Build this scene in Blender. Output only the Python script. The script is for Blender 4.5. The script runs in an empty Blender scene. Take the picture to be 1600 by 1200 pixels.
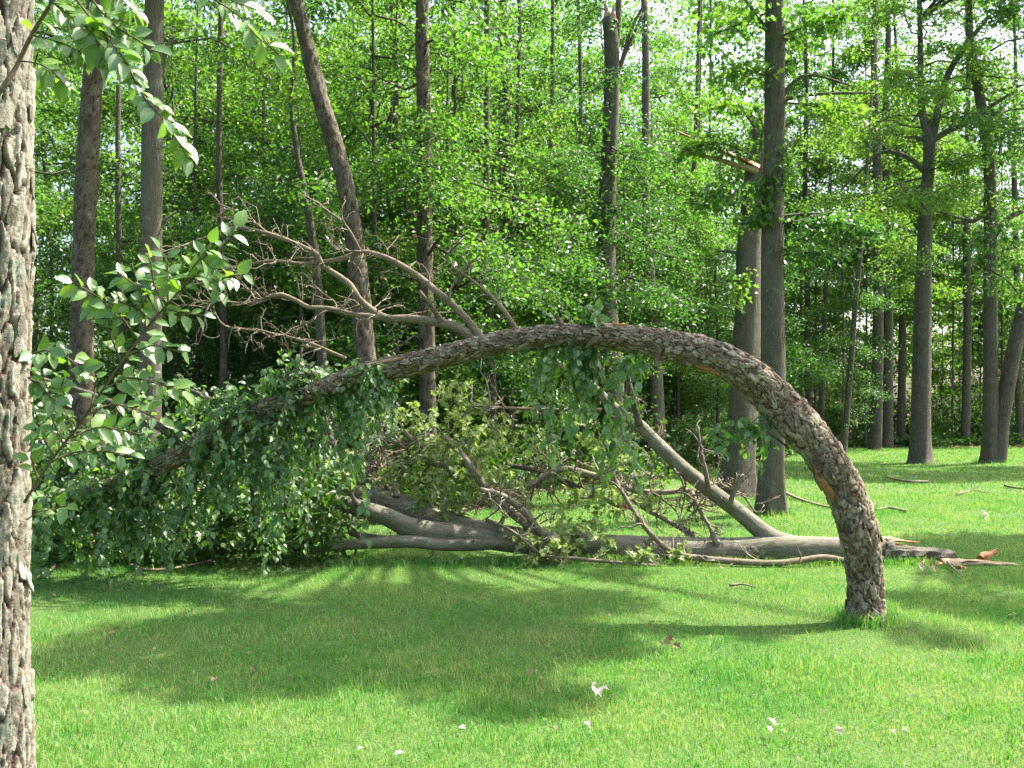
import bpy, math
import numpy as np
from mathutils import Vector, Matrix

# ------------------------------------------------------------------ camera, sky, sun, exposure
scene = bpy.context.scene
F, HORIZON, EYE = 1570.0, 640.0, 1.6          # focal length and horizon row of the photograph (1600 px wide), eye height
cam_data = bpy.data.cameras.new('camera')
cam_data.sensor_width = 36.0
cam_data.lens = 36.0 * F / 1600.0
cam_data.shift_y = (HORIZON - 600.0) / 1600.0
cam_data.clip_start, cam_data.clip_end = 0.1, 3000.0
cam = bpy.data.objects.new('camera', cam_data)
scene.collection.objects.link(cam)
cam.location = (0, 0, EYE)
cam.rotation_euler = (math.radians(90), 0, 0)
scene.camera = cam

SUN_EL, SUN_AZ = math.radians(57), math.radians(66)      # azimuth from the view axis towards the right
S = Vector((math.sin(SUN_AZ) * math.cos(SUN_EL), math.cos(SUN_AZ) * math.cos(SUN_EL), math.sin(SUN_EL)))
world = bpy.data.worlds.new('World')
scene.world = world
world.use_nodes = True
wn = world.node_tree.nodes
sky = wn.new('ShaderNodeTexSky')
sky.sky_type = 'NISHITA'
sky.sun_disc = False
sky.sun_elevation = SUN_EL
sky.sun_rotation = SUN_AZ
sky.air_density, sky.dust_density, sky.ozone_density = 1.0, 5.0, 1.0
world.node_tree.links.new(sky.outputs[0], wn['Background'].inputs[0])
wn['Background'].inputs[1].default_value = 0.15
sun_data = bpy.data.lights.new('sun', 'SUN')
sun_data.energy = 5.0
sun_data.angle = math.radians(0.53)
sun_data.color = (1.0, 0.95, 0.86)
sun = bpy.data.objects.new('sun', sun_data)
scene.collection.objects.link(sun)
sun.rotation_euler = (-S).to_track_quat('-Z', 'Y').to_euler()
sun.location = (20, 10, 30)
vs = scene.view_settings
vs.view_transform, vs.look, vs.gamma, vs.use_curve_mapping = 'Standard', 'None', 1.0, False
vs.exposure = 1.8
cy = scene.cycles
cy.max_bounces, cy.diffuse_bounces, cy.glossy_bounces, cy.transmission_bounces = 4, 3, 1, 4
cy.use_adaptive_sampling, cy.adaptive_threshold = True, 0.03
cy.caustics_reflective = cy.caustics_refractive = False
cy.use_denoising = True
cy.denoising_prefilter = "NONE"

# ------------------------------------------------------------------ helpers
C = scene.collection
R = np.random.default_rng(7)
S_np = np.array(S)

def P(px, py, d):
    return np.array([(px - 800.0) / F * d, d, EYE + (HORIZON - py) / F * d])

def ground_row(d):
    return HORIZON + EYE * F / d

def norm(v):
    return v / np.maximum(np.linalg.norm(v, axis=-1, keepdims=True), 1e-9)

def smooth(e0, e1, x):
    t = np.clip((x - e0) / (e1 - e0), 0, 1)
    return t * t * (3 - 2 * t)

def build_mesh(name, v, quads=None, tris=None, attrs=None, shade=True):
    me = bpy.data.meshes.new(name)
    v = np.asarray(v, np.float32)
    q = np.zeros((0, 4), np.int32) if quads is None else np.asarray(quads, np.int32).reshape(-1, 4)
    t = np.zeros((0, 3), np.int32) if tris is None else np.asarray(tris, np.int32).reshape(-1, 3)
    me.vertices.add(len(v)); me.vertices.foreach_set('co', v.ravel())
    me.loops.add(q.size + t.size)
    me.loops.foreach_set('vertex_index', np.concatenate([q.ravel(), t.ravel()]))
    n = len(q) + len(t)
    me.polygons.add(n)
    start = np.concatenate([np.arange(len(q)) * 4, q.size + np.arange(len(t)) * 3]).astype(np.int32)
    me.polygons.foreach_set('loop_start', start)
    me.polygons.foreach_set('use_smooth', np.full(n, shade, bool))
    for k, a in (attrs or {}).items():
        a = np.asarray(a, np.float32)
        if a.ndim == 2:
            at = me.attributes.new(k, 'FLOAT_VECTOR', 'POINT'); at.data.foreach_set('vector', a.ravel())
        else:
            at = me.attributes.new(k, 'FLOAT', 'POINT'); at.data.foreach_set('value', a)
    me.update(calc_edges=True)
    me.validate()
    return me

def add(name, me, mat=None, parent=None, matrix=None, kind=None, label=None):
    o = bpy.data.objects.new(name, me)
    C.objects.link(o)
    if mat is not None and len(me.materials) == 0:
        me.materials.append(mat)
    if parent is not None:
        o.parent = parent
        if parent.get('world_parts'):
            o.matrix_parent_inverse = Matrix.Translation(-parent.location)
    if matrix is not None:
        o.matrix_basis = matrix
    if kind: o['kind'] = kind
    if label: o['label'] = label
    return o

def thing(name, label, cat, loc=(0, 0, 0), group=None, rz=0.0, world_parts=True):
    o = bpy.data.objects.new(name, None)
    C.objects.link(o)
    o.location = Vector(loc); o.rotation_euler = (0, 0, rz)
    o.empty_display_size = 0.2
    o['label'] = label; o['category'] = cat
    if group: o['group'] = group
    if world_parts: o['world_parts'] = 1
    return o

class MB:
    """collects tubes and leaves into one mesh"""
    def __init__(self):
        self.v, self.q, self.t, self.b, self.n = [], [], [], [], 0
    def put(self, v, q=None, t=None, b=None):
        self.v.append(v)
        if q is not None: self.q.append(np.asarray(q) + self.n)
        if t is not None: self.t.append(np.asarray(t) + self.n)
        self.b.append(b if b is not None else np.asarray(v))
        self.n += len(v)
    def mesh(self, name):
        return build_mesh(name, np.concatenate(self.v), np.concatenate(self.q) if self.q else None,
                          np.concatenate(self.t) if self.t else None, {'bark': np.concatenate(self.b)})

def resample(pts, rad, step):
    """Catmull-Rom through pts, radii follow"""
    p = np.asarray(pts, float); r = np.asarray(rad, float)
    a = np.vstack([2 * p[0] - p[1], p, 2 * p[-1] - p[-2]])
    ra = np.concatenate([[r[0]], r, [r[-1]]])
    out, ro = [], []
    for i in range(len(p) - 1):
        m = max(1, int(np.linalg.norm(p[i + 1] - p[i]) / step))
        t = (np.arange(m) / m)[:, None]
        p0, p1, p2, p3 = a[i], a[i + 1], a[i + 2], a[i + 3]
        out.append(0.5 * (2 * p1 + (p2 - p0) * t + (2 * p0 - 5 * p1 + 4 * p2 - p3) * t ** 2 + (3 * p1 - p0 - 3 * p2 + p3) * t ** 3))
        tt = t[:, 0]
        ro.append(ra[i + 1] * (1 - tt) + ra[i + 2] * tt)
    out.append(p[-1:]); ro.append(r[-1:])
    return np.vstack(out), np.concatenate(ro)

def frames(p):
    t = np.gradient(p, axis=0)
    t = norm(t)
    up = np.array([0, -1.0, 0]) if abs(t[0][1]) < 0.8 else np.array([1.0, 0, 0])
    n = np.zeros_like(t)
    n[0] = norm(up - t[0] * np.dot(up, t[0]))
    for i in range(1, len(p)):
        w = n[i - 1] - t[i] * np.dot(n[i - 1], t[i])
        n[i] = w / max(np.linalg.norm(w), 1e-9)
    return t, n, np.cross(t, n)

def tube_grid(p, r, ns, disp=None):
    """disp: (rows, ns) added to the radius"""
    t, n, b = frames(p)
    a = np.arange(ns) / ns * 2 * math.pi
    rr = np.repeat(r[:, None], ns, 1)
    bark_r = rr.copy()
    if disp is not None: rr = rr + disp
    ring = np.cos(a)[None, :, None] * n[:, None, :] + np.sin(a)[None, :, None] * b[:, None, :]
    v = p[:, None, :] + ring * rr[:, :, None]
    ln = np.concatenate([[0], np.cumsum(np.linalg.norm(np.diff(p, axis=0), axis=1))])
    bk = np.stack([np.cos(a)[None, :] * bark_r, np.sin(a)[None, :] * bark_r, np.repeat(ln[:, None], ns, 1)], -1)
    i = np.arange(len(p) - 1)[:, None]; j = np.arange(ns)[None, :]
    j2 = (j + 1) % ns
    q = np.stack([i * ns + j, i * ns + j2, (i + 1) * ns + j2, (i + 1) * ns + j], -1).reshape(-1, 4)
    v = v.reshape(-1, 3); bk = bk.reshape(-1, 3)
    k = len(v)
    v = np.vstack([v, p[:1], p[-1:]]); bk = np.vstack([bk, [[0, 0, 0]], [[0, 0, ln[-1]]]])
    jj = np.arange(ns)
    t0 = np.stack([np.full(ns, k), (jj + 1) % ns, jj], -1)
    m = (len(p) - 1) * ns
    t1 = np.stack([np.full(ns, k + 1), m + jj, m + (jj + 1) % ns], -1)
    return v, q, np.vstack([t0, t1]), bk

def tube(mb, pts, rad, ns=6, step=0.08, seed=0):
    p, r = resample(pts, rad, step)
    off = np.zeros(3) if mb.n == 0 else np.random.default_rng(seed + mb.n).random(3) * 20
    v, q, t, b = tube_grid(p, r, ns)
    mb.put(v, q, t, b + off)

def plates(rows_len, ns, r_mean, cw, cl, seed, warp=0.35):
    """scaly bark: jittered cells on the unrolled trunk -> (height 0..1, cell value, crack 0..1)"""
    g = np.random.default_rng(seed)
    nc = max(4, int(round(2 * math.pi * r_mean / cw)))
    nl = int(rows_len[-1] / cl) + 4
    tab = g.random((nc, nl, 4))
    u = np.arange(ns) / ns
    a = np.repeat((u * nc)[None, :], len(rows_len), 0)
    b = np.repeat((rows_len / cl + 1.5)[:, None], ns, 1)
    ph = g.random(6) * 6.28
    k1 = max(1, nc // 3)
    a = a + warp * (np.sin(b * 2.1 + ph[0] + np.sin(u * 6.283 * k1 + ph[1])) + 0.5 * np.sin(b * 5.3 + ph[2] + 2 * np.sin(u * 6.283 * 2 + ph[4])))
    b = b + warp * (np.sin(u * 6.283 * k1 + ph[3])[None, :] + 0.5 * np.sin(u * 6.283 * (k1 * 2 + 1) + ph[5] + b * 1.7))
    ia, ib = np.floor(a).astype(int), np.floor(b).astype(int)
    f1 = np.full(a.shape, 9.0); f2 = f1.copy(); val = np.zeros(a.shape); tl = np.zeros(a.shape)
    for da in (-1, 0, 1):
        for db in (-1, 0, 1):
            ca, cb = ia + da, np.clip(ib + db, 0, nl - 1)
            tt = tab[ca % nc, cb]
            dx, dy = a - (ca + 0.1 + 0.8 * tt[..., 0]), b - (ib + db + 0.1 + 0.8 * tt[..., 1])
            d = np.abs(dx) ** 1.6 + np.abs(dy) ** 1.6
            m = d < f1
            f2 = np.where(m, f1, np.minimum(f2, d))
            val = np.where(m, tt[..., 2], val)
            tl = np.where(m, dx * (tt[..., 3] - 0.5) * 1.2 + dy * 0.35, tl)
            f1 = np.where(m, d, f1)
    e = f2 - f1
    h = smooth(0.02, 0.13, e) * (0.45 + 0.55 * val) + 0.8 * tl * smooth(0.02, 0.15, e)
    return h, val, 1 - smooth(0.03, 0.17, e)

def rough_trunk(name, pts, rad, ns, step, cw, cl, amp, seed, warp=.35):
    p, r = resample(pts, rad, step)
    ln = np.concatenate([[0], np.cumsum(np.linalg.norm(np.diff(p, axis=0), axis=1))])
    h, val, crack = plates(ln, ns, float(np.mean(r)), cw, cl, seed, warp)
    g = np.random.default_rng(seed + 1)
    h2, v2, c2 = plates(ln, ns, float(np.mean(r)), cw / 2.3, cl / 2.3, seed + 7)
    fine = (h2 - .5) * .3 + (g.random(h.shape) - 0.5) * 0.06
    val = np.clip(val * .7 + v2 * .3, 0, 1)
    lump = 0.25 * np.sin(ln[:, None] * 4 + seed) * np.sin(np.arange(ns)[None, :] / ns * 6.283 * 2 + ln[:, None] * 1.5)
    disp = amp * (h + fine + lump - 0.75)
    v, q, t, b = tube_grid(p, r, ns, disp)
    ex = np.array([0.5, 0.5])
    me = build_mesh(name, v, q, t, {'bark': b, 'plate': np.concatenate([val.ravel(), ex]), 'crack': np.concatenate([crack.ravel(), ex * 0])})
    return me, (p, r, ln, v[:len(p) * ns].reshape(len(p), ns, 3))

# leaf templates: x across, y along, z out; unit length
T_RHOMB = (np.array([[0, 0, 0], [-.33, .45, .10], [0, 1, -.05], [.33, .45, .10]]), [[0, 2, 1], [0, 3, 2]])
T_OVATE = (np.array([[0, 0, 0], [-.30, .28, .09], [-.27, .62, .08], [0, 1, -.12], [.27, .62, .08], [.30, .28, .09], [0, .5, -.01]]),
           [[6, 1, 0], [6, 2, 1], [6, 3, 2], [6, 4, 3], [6, 5, 4], [6, 0, 5]])
T_OAK = (np.array([[0, 0, 0], [-.12, .22, .04], [-.36, .36, .12], [-.15, .45, .03], [-.34, .68, .12], [-.12, .74, .02], [0, 1, -.1],
                   [.12, .74, .02], [.34, .68, .12], [.15, .45, .03], [.36, .36, .12], [.12, .22, .04], [0, .5, -.02]]),
         [[12, i + 1, i] for i in range(11)] + [[12, 0, 11]])

def leaf_arrays(tpl, pos, axis, nrm, ln, wid=1.0):
    """pos, axis, nrm (N,3); ln (N,)"""
    tv, tf = tpl
    tf = np.asarray(tf)
    axis = norm(axis)
    side = norm(np.cross(axis, nrm)); up = np.cross(side, axis)
    L = ln[:, None, None]
    v = pos[:, None, :] + L * (tv[None, :, 0:1] * wid * side[:, None, :] + tv[None, :, 1:2] * axis[:, None, :] + tv[None, :, 2:3] * up[:, None, :])
    n = len(pos)
    f = tf[None] + (np.arange(n) * len(tv))[:, None, None]
    return v.reshape(-1, 3), f.reshape(-1, 3)

def leaf_mesh(name, tpl, pos, axis, nrm, ln, wid=1.0):
    v, f = leaf_arrays(tpl, pos, axis, nrm, ln, wid)
    return build_mesh(name, v, None, f, shade=False)

def leaf_matrix(pos, axis, nrm, ln):
    y = norm(axis); x = norm(np.cross(y, nrm)); z = np.cross(x, y)
    m = Matrix.Identity(4)
    for i in range(3):
        m[i][0], m[i][1], m[i][2], m[i][3] = x[i] * ln, y[i] * ln, z[i] * ln, pos[i]
    return m

# ------------------------------------------------------------------ materials
def new_mat(name):
    m = bpy.data.materials.new(name)
    m.use_nodes = True
    nt = m.node_tree
    nt.nodes.clear()
    return m, nt, nt.nodes.new('ShaderNodeOutputMaterial')

def N(nt, typ, **kw):
    n = nt.nodes.new('ShaderNode' + typ)
    for k, v in kw.items():
        if k in n.inputs.keys() if hasattr(n.inputs, 'keys') else False: n.inputs[k].default_value = v
        else: setattr(n, k, v)
    return n

def ramp(nt, fac, stops):
    r = nt.nodes.new('ShaderNodeValToRGB')
    cr = r.color_ramp
    while len(cr.elements) > 1: cr.elements.remove(cr.elements[-1])
    cr.elements[0].position, cr.elements[0].color = stops[0][0], (*stops[0][1], 1)
    for p, c in stops[1:]:
        e = cr.elements.new(p); e.color = (*c, 1)
    nt.links.new(fac, r.inputs[0])
    return r.outputs[0]

def mixc(nt, fac, a, b, typ='MIX'):
    m = nt.nodes.new('ShaderNodeMix'); m.data_type = 'RGBA'; m.blend_type = typ
    for s, v in ((m.inputs[0], fac), (m.inputs[6], a), (m.inputs[7], b)):
        if isinstance(v, (int, float)): s.default_value = v
        elif isinstance(v, tuple): s.default_value = (*v, 1)
        else: nt.links.new(v, s)
    return m.outputs[2]

def noise(nt, vec, scale, detail=3, rough=0.55):
    n = nt.nodes.new('ShaderNodeTexNoise')
    n.inputs['Scale'].default_value = scale; n.inputs['Detail'].default_value = detail; n.inputs['Roughness'].default_value = rough
    if vec is not None: nt.links.new(vec, n.inputs['Vector'])
    return n.outputs[0]

def mapping(nt, vec, sc):
    m = nt.nodes.new('ShaderNodeMapping'); m.inputs['Scale'].default_value = sc
    nt.links.new(vec, m.inputs[0])
    return m.outputs[0]

def leaf_mat(name, cols, trans=0.45, tcol=(1.15, 1.25, 0.45), rough=0.42, spec=0.5, tree_var=0.35):
    """cols: three leaf colours; each leaf takes its own place between them, each tree its own shift"""
    m, nt, out = new_mat(name)
    L = nt.links
    geo = nt.nodes.new('ShaderNodeNewGeometry'); oi = nt.nodes.new('ShaderNodeObjectInfo')
    a = nt.nodes.new('ShaderNodeMath'); a.operation = 'MULTIPLY_ADD'
    L.new(geo.outputs['Random Per Island'], a.inputs[0]); a.inputs[1].default_value = 1 - tree_var
    b = nt.nodes.new('ShaderNodeMath'); b.operation = 'MULTIPLY'
    L.new(oi.outputs['Random'], b.inputs[0]); b.inputs[1].default_value = tree_var
    L.new(b.outputs[0], a.inputs[2])
    col = ramp(nt, a.outputs[0], [(0.0, cols[0]), (0.5, cols[1]), (1.0, cols[2])])
    pb = nt.nodes.new('ShaderNodeBsdfPrincipled')
    L.new(col, pb.inputs['Base Color']); pb.inputs['Roughness'].default_value = rough
    pb.inputs['Specular IOR Level'].default_value = spec
    tr = nt.nodes.new('ShaderNodeBsdfTranslucent')
    L.new(mixc(nt, 1.0, col, tcol, 'MULTIPLY'), tr.inputs[0])
    mx = nt.nodes.new('ShaderNodeMixShader'); mx.inputs[0].default_value = trans
    L.new(pb.outputs[0], mx.inputs[1]); L.new(tr.outputs[0], mx.inputs[2])
    L.new(mx.outputs[0], out.inputs[0])
    return m

def bark_mat(name, dark, mid, pale, stretch=0.15, scale=60, bump=0.5, lichen=None, rough=0.9, dist=0.012, moss=None):
    m, nt, out = new_mat(name)
    L = nt.links
    at = nt.nodes.new('ShaderNodeAttribute'); at.attribute_name = 'bark'
    v = mapping(nt, at.outputs['Vector'], (1, 1, stretch))
    n1 = noise(nt, v, scale, 5, 0.65)
    n2 = noise(nt, at.outputs['Vector'], 3.0, 3)
    n3 = noise(nt, v, scale * 3.1, 3, 0.7)
    c = ramp(nt, n1, [(0.30, dark), (0.5, mid), (0.72, pale)])
    c = mixc(nt, ramp(nt, n2, [(0.35, (0, 0, 0)), (0.7, (1, 1, 1))]), c, mixc(nt, 0.5, c, pale))
    if moss:
        n5 = noise(nt, mapping(nt, at.outputs['Vector'], (1, 1, .35)), 5.5, 5, 0.65)
        c = mixc(nt, ramp(nt, n5, [(0.45, (0, 0, 0)), (0.66, (.8, .8, .8))]), c, moss)
    if lichen:
        n4 = noise(nt, at.outputs['Vector'], 9.0, 4, 0.6)
        c = mixc(nt, ramp(nt, n4, [(0.60, (0, 0, 0)), (0.68, (0.8, 0.8, 0.8))]), c, lichen)
    pb = nt.nodes.new('ShaderNodeBsdfPrincipled'); L.new(c, pb.inputs['Base Color'])
    pb.inputs['Roughness'].default_value = rough; pb.inputs['Specular IOR Level'].default_value = 0.25
    bp = nt.nodes.new('ShaderNodeBump'); bp.inputs['Strength'].default_value = bump; bp.inputs['Distance'].default_value = dist
    mm = nt.nodes.new('ShaderNodeMath'); mm.operation = 'MULTIPLY_ADD'; mm.inputs[1].default_value = 0.35
    L.new(n3, mm.inputs[0]); L.new(n1, mm.inputs[2])
    L.new(mm.outputs[0], bp.inputs['Height']); L.new(bp.outputs[0], pb.inputs['Normal'])
    L.new(pb.outputs[0], out.inputs[0])
    return m

def plate_mat(name, cols, inner, lichen=None, lich_amt=0.62):
    """scaly bark: each plate its own tone, red-brown inner bark in the splits"""
    m, nt, out = new_mat(name)
    L = nt.links
    at = nt.nodes.new('ShaderNodeAttribute'); at.attribute_name = 'bark'
    pl = nt.nodes.new('ShaderNodeAttribute'); pl.attribute_name = 'plate'
    ck = nt.nodes.new('ShaderNodeAttribute'); ck.attribute_name = 'crack'
    n1 = noise(nt, at.outputs['Vector'], 45, 5, 0.7)
    n2 = noise(nt, at.outputs['Vector'], 7, 4, 0.6)
    a = nt.nodes.new('ShaderNodeMath'); a.operation = 'MULTIPLY_ADD'; a.inputs[1].default_value = 0.55
    L.new(pl.outputs['Fac'], a.inputs[0])
    s = nt.nodes.new('ShaderNodeMath'); s.operation = 'MULTIPLY_ADD'; s.inputs[1].default_value = 1.3; s.inputs[2].default_value = -0.42
    L.new(n1, s.inputs[0]); L.new(s.outputs[0], a.inputs[2])
    c = ramp(nt, a.outputs[0], [(0.05, cols[0]), (0.4, cols[1]), (0.8, cols[2])])
    if lichen:
        c = mixc(nt, ramp(nt, n2, [(lich_amt - 0.06, (0, 0, 0)), (lich_amt + 0.06, (0.75, 0.75, 0.75))]), c, lichen)
    c = mixc(nt, ck.outputs['Fac'], c, inner)
    pb = nt.nodes.new('ShaderNodeBsdfPrincipled'); L.new(c, pb.inputs['Base Color'])
    pb.inputs['Roughness'].default_value = 0.85; pb.inputs['Specular IOR Level'].default_value = 0.3
    bp = nt.nodes.new('ShaderNodeBump'); bp.inputs['Strength'].default_value = 0.7; bp.inputs['Distance'].default_value = 0.01
    L.new(n1, bp.inputs['Height']); L.new(bp.outputs[0], pb.inputs['Normal'])
    L.new(pb.outputs[0], out.inputs[0])
    return m

def simple_mat(name, stops, scale=20, rough=0.85, bump=0.3, stretch=(1, 1, 1)):
    m, nt, out = new_mat(name)
    tc = nt.nodes.new('ShaderNodeTexCoord')
    n1 = noise(nt, mapping(nt, tc.outputs['Object'], stretch), scale, 5, 0.65)
    pb = nt.nodes.new('ShaderNodeBsdfPrincipled')
    nt.links.new(ramp(nt, n1, stops), pb.inputs['Base Color'])
    pb.inputs['Roughness'].default_value = rough
    bp = nt.nodes.new('ShaderNodeBump'); bp.inputs['Strength'].default_value = bump; bp.inputs['Distance'].default_value = 0.01
    nt.links.new(n1, bp.inputs['Height']); nt.links.new(bp.outputs[0], pb.inputs['Normal'])
    nt.links.new(pb.outputs[0], out.inputs[0])
    return m

M = {}
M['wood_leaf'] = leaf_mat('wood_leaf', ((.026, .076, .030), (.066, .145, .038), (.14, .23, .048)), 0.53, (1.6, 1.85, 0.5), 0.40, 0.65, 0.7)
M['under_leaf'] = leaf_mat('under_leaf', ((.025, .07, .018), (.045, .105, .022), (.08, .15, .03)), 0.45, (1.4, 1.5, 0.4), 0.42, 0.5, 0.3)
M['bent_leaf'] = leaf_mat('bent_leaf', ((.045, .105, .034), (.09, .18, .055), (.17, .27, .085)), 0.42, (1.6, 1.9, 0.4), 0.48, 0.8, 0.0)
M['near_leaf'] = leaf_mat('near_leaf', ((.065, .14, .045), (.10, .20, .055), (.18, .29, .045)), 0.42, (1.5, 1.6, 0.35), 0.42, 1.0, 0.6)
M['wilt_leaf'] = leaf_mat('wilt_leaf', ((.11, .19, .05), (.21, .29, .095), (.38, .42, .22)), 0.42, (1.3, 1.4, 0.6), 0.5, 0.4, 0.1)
M['dry_leaf'] = leaf_mat('dry_leaf', ((.10, .06, .03), (.20, .14, .08), (.34, .27, .18)), 0.15, (1, .9, .7), 0.6, 0.3, 0.3)
M['pale_leaf'] = leaf_mat('pale_leaf', ((.45, .38, .30), (.60, .54, .44), (.70, .64, .54)), 0.15, (1, .95, .85), 0.5, 0.4, 0.3)
M['grey_bark'] = bark_mat('grey_bark', (.045, .038, .027), (.09, .078, .057), (.15, .134, .102), 0.10, 60, 1.0, (.15, .17, .12), dist=.02)
M['smooth_bark'] = bark_mat('smooth_bark', (.08, .073, .05), (.155, .142, .102), (.24, .222, .168), 0.25, 38, 0.8, (.22, .25, .18), moss=(.07, .075, .035))
M['dark_bark'] = bark_mat('dark_bark', (.040, .033, .025), (.085, .070, .052), (.15, .13, .10), 0.15, 45, 0.9, None, 0.9, 0.03)
M['twig_bark'] = bark_mat('twig_bark', (.075, .056, .036), (.14, .11, .072), (.22, .18, .125), 0.3, 60, 0.3)
M['pale_twig'] = bark_mat('pale_twig', (.09, .076, .05), (.16, .138, .095), (.25, .22, .16), 0.3, 60, 0.3)
M['red_twig'] = bark_mat('red_twig', (.045, .03, .018), (.09, .065, .036), (.16, .125, .07), 0.3, 60, 0.3)
M['bent_bark'] = plate_mat('bent_bark', ((.055, .034, .02), (.135, .098, .060), (.33, .29, .205)), (.04, .014, .008))
M['near_bark'] = plate_mat('near_bark', ((.065, .05, .038), (.15, .13, .098), (.31, .285, .23)), (.05, .02, .014), (.15, .18, .135), 0.6)
M['rough_bark'] = plate_mat('rough_bark', ((.035, .026, .018), (.085, .066, .046), (.15, .125, .09)), (.035, .02, .014))
M['fresh_wood'] = simple_mat('fresh_wood', [(.3, (.16, .06, .018)), (.55, (.30, .125, .035)), (.75, (.42, .22, .08))], 14, 0.7, 0.5, (1, 1, 6))
M['pale_wood'] = simple_mat('pale_wood', [(.3, (.20, .12, .06)), (.6, (.34, .23, .13)), (.8, (.44, .34, .22))], 16, 0.7, 0.5, (1, 6, 6))

# ------------------------------------------------------------------ ground
def woods_edge(x):
    """depth at which the mown lawn gives way to the forest floor"""
    x = np.asarray(x, float)
    e = np.interp(x, [-30, -8, -4, -1, 2.2, 5, 9, 13, 30, 60], [11.0, 11.6, 12.2, 15.5, 22, 27, 34, 42, 43, 40])
    return e + 0.5 * np.sin(x * 1.3) + 0.3 * np.sin(x * 3.1 + 1)

def ground_height(x, y):
    return 0.02 * np.sin(x * 0.9 + 0.3) * np.sin(y * 0.7) + 0.012 * np.sin(x * 2.3 + y * 1.7)

gx = np.concatenate([[-900, -300, -120, -60], np.arange(-30, 40.01, 0.5), [60, 120, 300, 900]])
gy = np.concatenate([[-60, -10], np.arange(0, 60.01, 0.5), [80, 140, 300, 900, 1800]])
X, Y = np.meshgrid(gx, gy)
near = (np.abs(X) < 41) & (Y < 61) & (Y > -1)
Z = np.where(near, ground_height(X, Y), 0)
gv = np.stack([X, Y, Z], -1).reshape(-1, 3)
nx = len(gx)
i = np.arange(len(gy) - 1)[:, None]; j = np.arange(nx - 1)[None, :]
gq = np.stack([i * nx + j, i * nx + j + 1, (i + 1) * nx + j + 1, (i + 1) * nx + j], -1).reshape(-1, 4)
wood = smooth(-0.6, 0.6, Y - woods_edge(X)).ravel()
gme = build_mesh('ground', gv, gq, None, {'woods': wood})

m, nt, out = new_mat('ground')
geo = nt.nodes.new('ShaderNodeNewGeometry')
wa = nt.nodes.new('ShaderNodeAttribute'); wa.attribute_name = 'woods'
nb = noise(nt, geo.outputs['Position'], 1.3, 4); nf = noise(nt, geo.outputs['Position'], 55, 4, 0.7)
lawn = mixc(nt, nb, ramp(nt, nf, [(.3, (.03, .08, .016)), (.7, (.08, .17, .03))]), ramp(nt, nf, [(.3, (.05, .09, .022)), (.7, (.14, .19, .06))]))
floor = ramp(nt, noise(nt, geo.outputs['Position'], 18, 5, 0.7), [(.3, (.028, .020, .012)), (.55, (.07, .05, .03)), (.8, (.13, .10, .065))])
ws = nt.nodes.new('ShaderNodeMath'); ws.operation = 'MULTIPLY_ADD'; ws.inputs[1].default_value = 0.9; ws.inputs[2].default_value = -0.45
nt.links.new(noise(nt, geo.outputs['Position'], 2.2, 4), ws.inputs[0])
wsum = nt.nodes.new('ShaderNodeMath'); nt.links.new(ws.outputs[0], wsum.inputs[0]); nt.links.new(wa.outputs['Fac'], wsum.inputs[1])
wfac = ramp(nt, wsum.outputs[0], [(.42, (0, 0, 0)), (.58, (1, 1, 1))])
pb = nt.nodes.new('ShaderNodeBsdfPrincipled')
nt.links.new(mixc(nt, wfac, lawn, floor), pb.inputs['Base Color'])
pb.inputs['Roughness'].default_value = 0.95; pb.inputs['Specular IOR Level'].default_value = 0.1
bp = nt.nodes.new('ShaderNodeBump'); bp.inputs['Strength'].default_value = 0.8; bp.inputs['Distance'].default_value = 0.03
nt.links.new(nf, bp.inputs['Height']); nt.links.new(bp.outputs[0], pb.inputs['Normal'])
nt.links.new(pb.outputs[0], out.inputs[0])
add('ground', gme, m, kind='structure', label='mown green lawn giving way to brown forest floor')

# ------------------------------------------------------------------ grass blades (uncountable: one object)
def blades(n, x, y, h, w, bend, tris3):
    g = np.random.default_rng(n)
    a = g.random(n) * 6.283
    side = np.stack([np.cos(a), np.sin(a), 0 * a], -1) * (w / 2)[:, None]
    lean_a = g.random(n) * 6.283
    lean = np.stack([np.cos(lean_a), np.sin(lean_a), 0 * a], -1) * (h * bend)[:, None]
    base = np.stack([x, y, ground_height(x, y) - 0.004], -1)
    up = np.array([0, 0, 1.0]) * h[:, None]
    tip = base + up * np.sqrt(np.clip(1 - bend ** 2, .1, 1))[:, None] + lean
    if tris3:
        mid = base + up * 0.55 + lean * 0.3
        v = np.stack([base - side, base + side, mid + side * .8, mid - side * .8, tip], 1).reshape(-1, 3)
        k = (np.arange(n) * 5)[:, None]
        t = np.stack([k + [0, 1, 2], k + [0, 2, 3], k + [3, 2, 4]], 1).reshape(-1, 3)
    else:
        v = np.stack([base - side, base + side, tip], 1).reshape(-1, 3)
        t = np.arange(n * 3).reshape(-1, 3)
    return v, t

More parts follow.
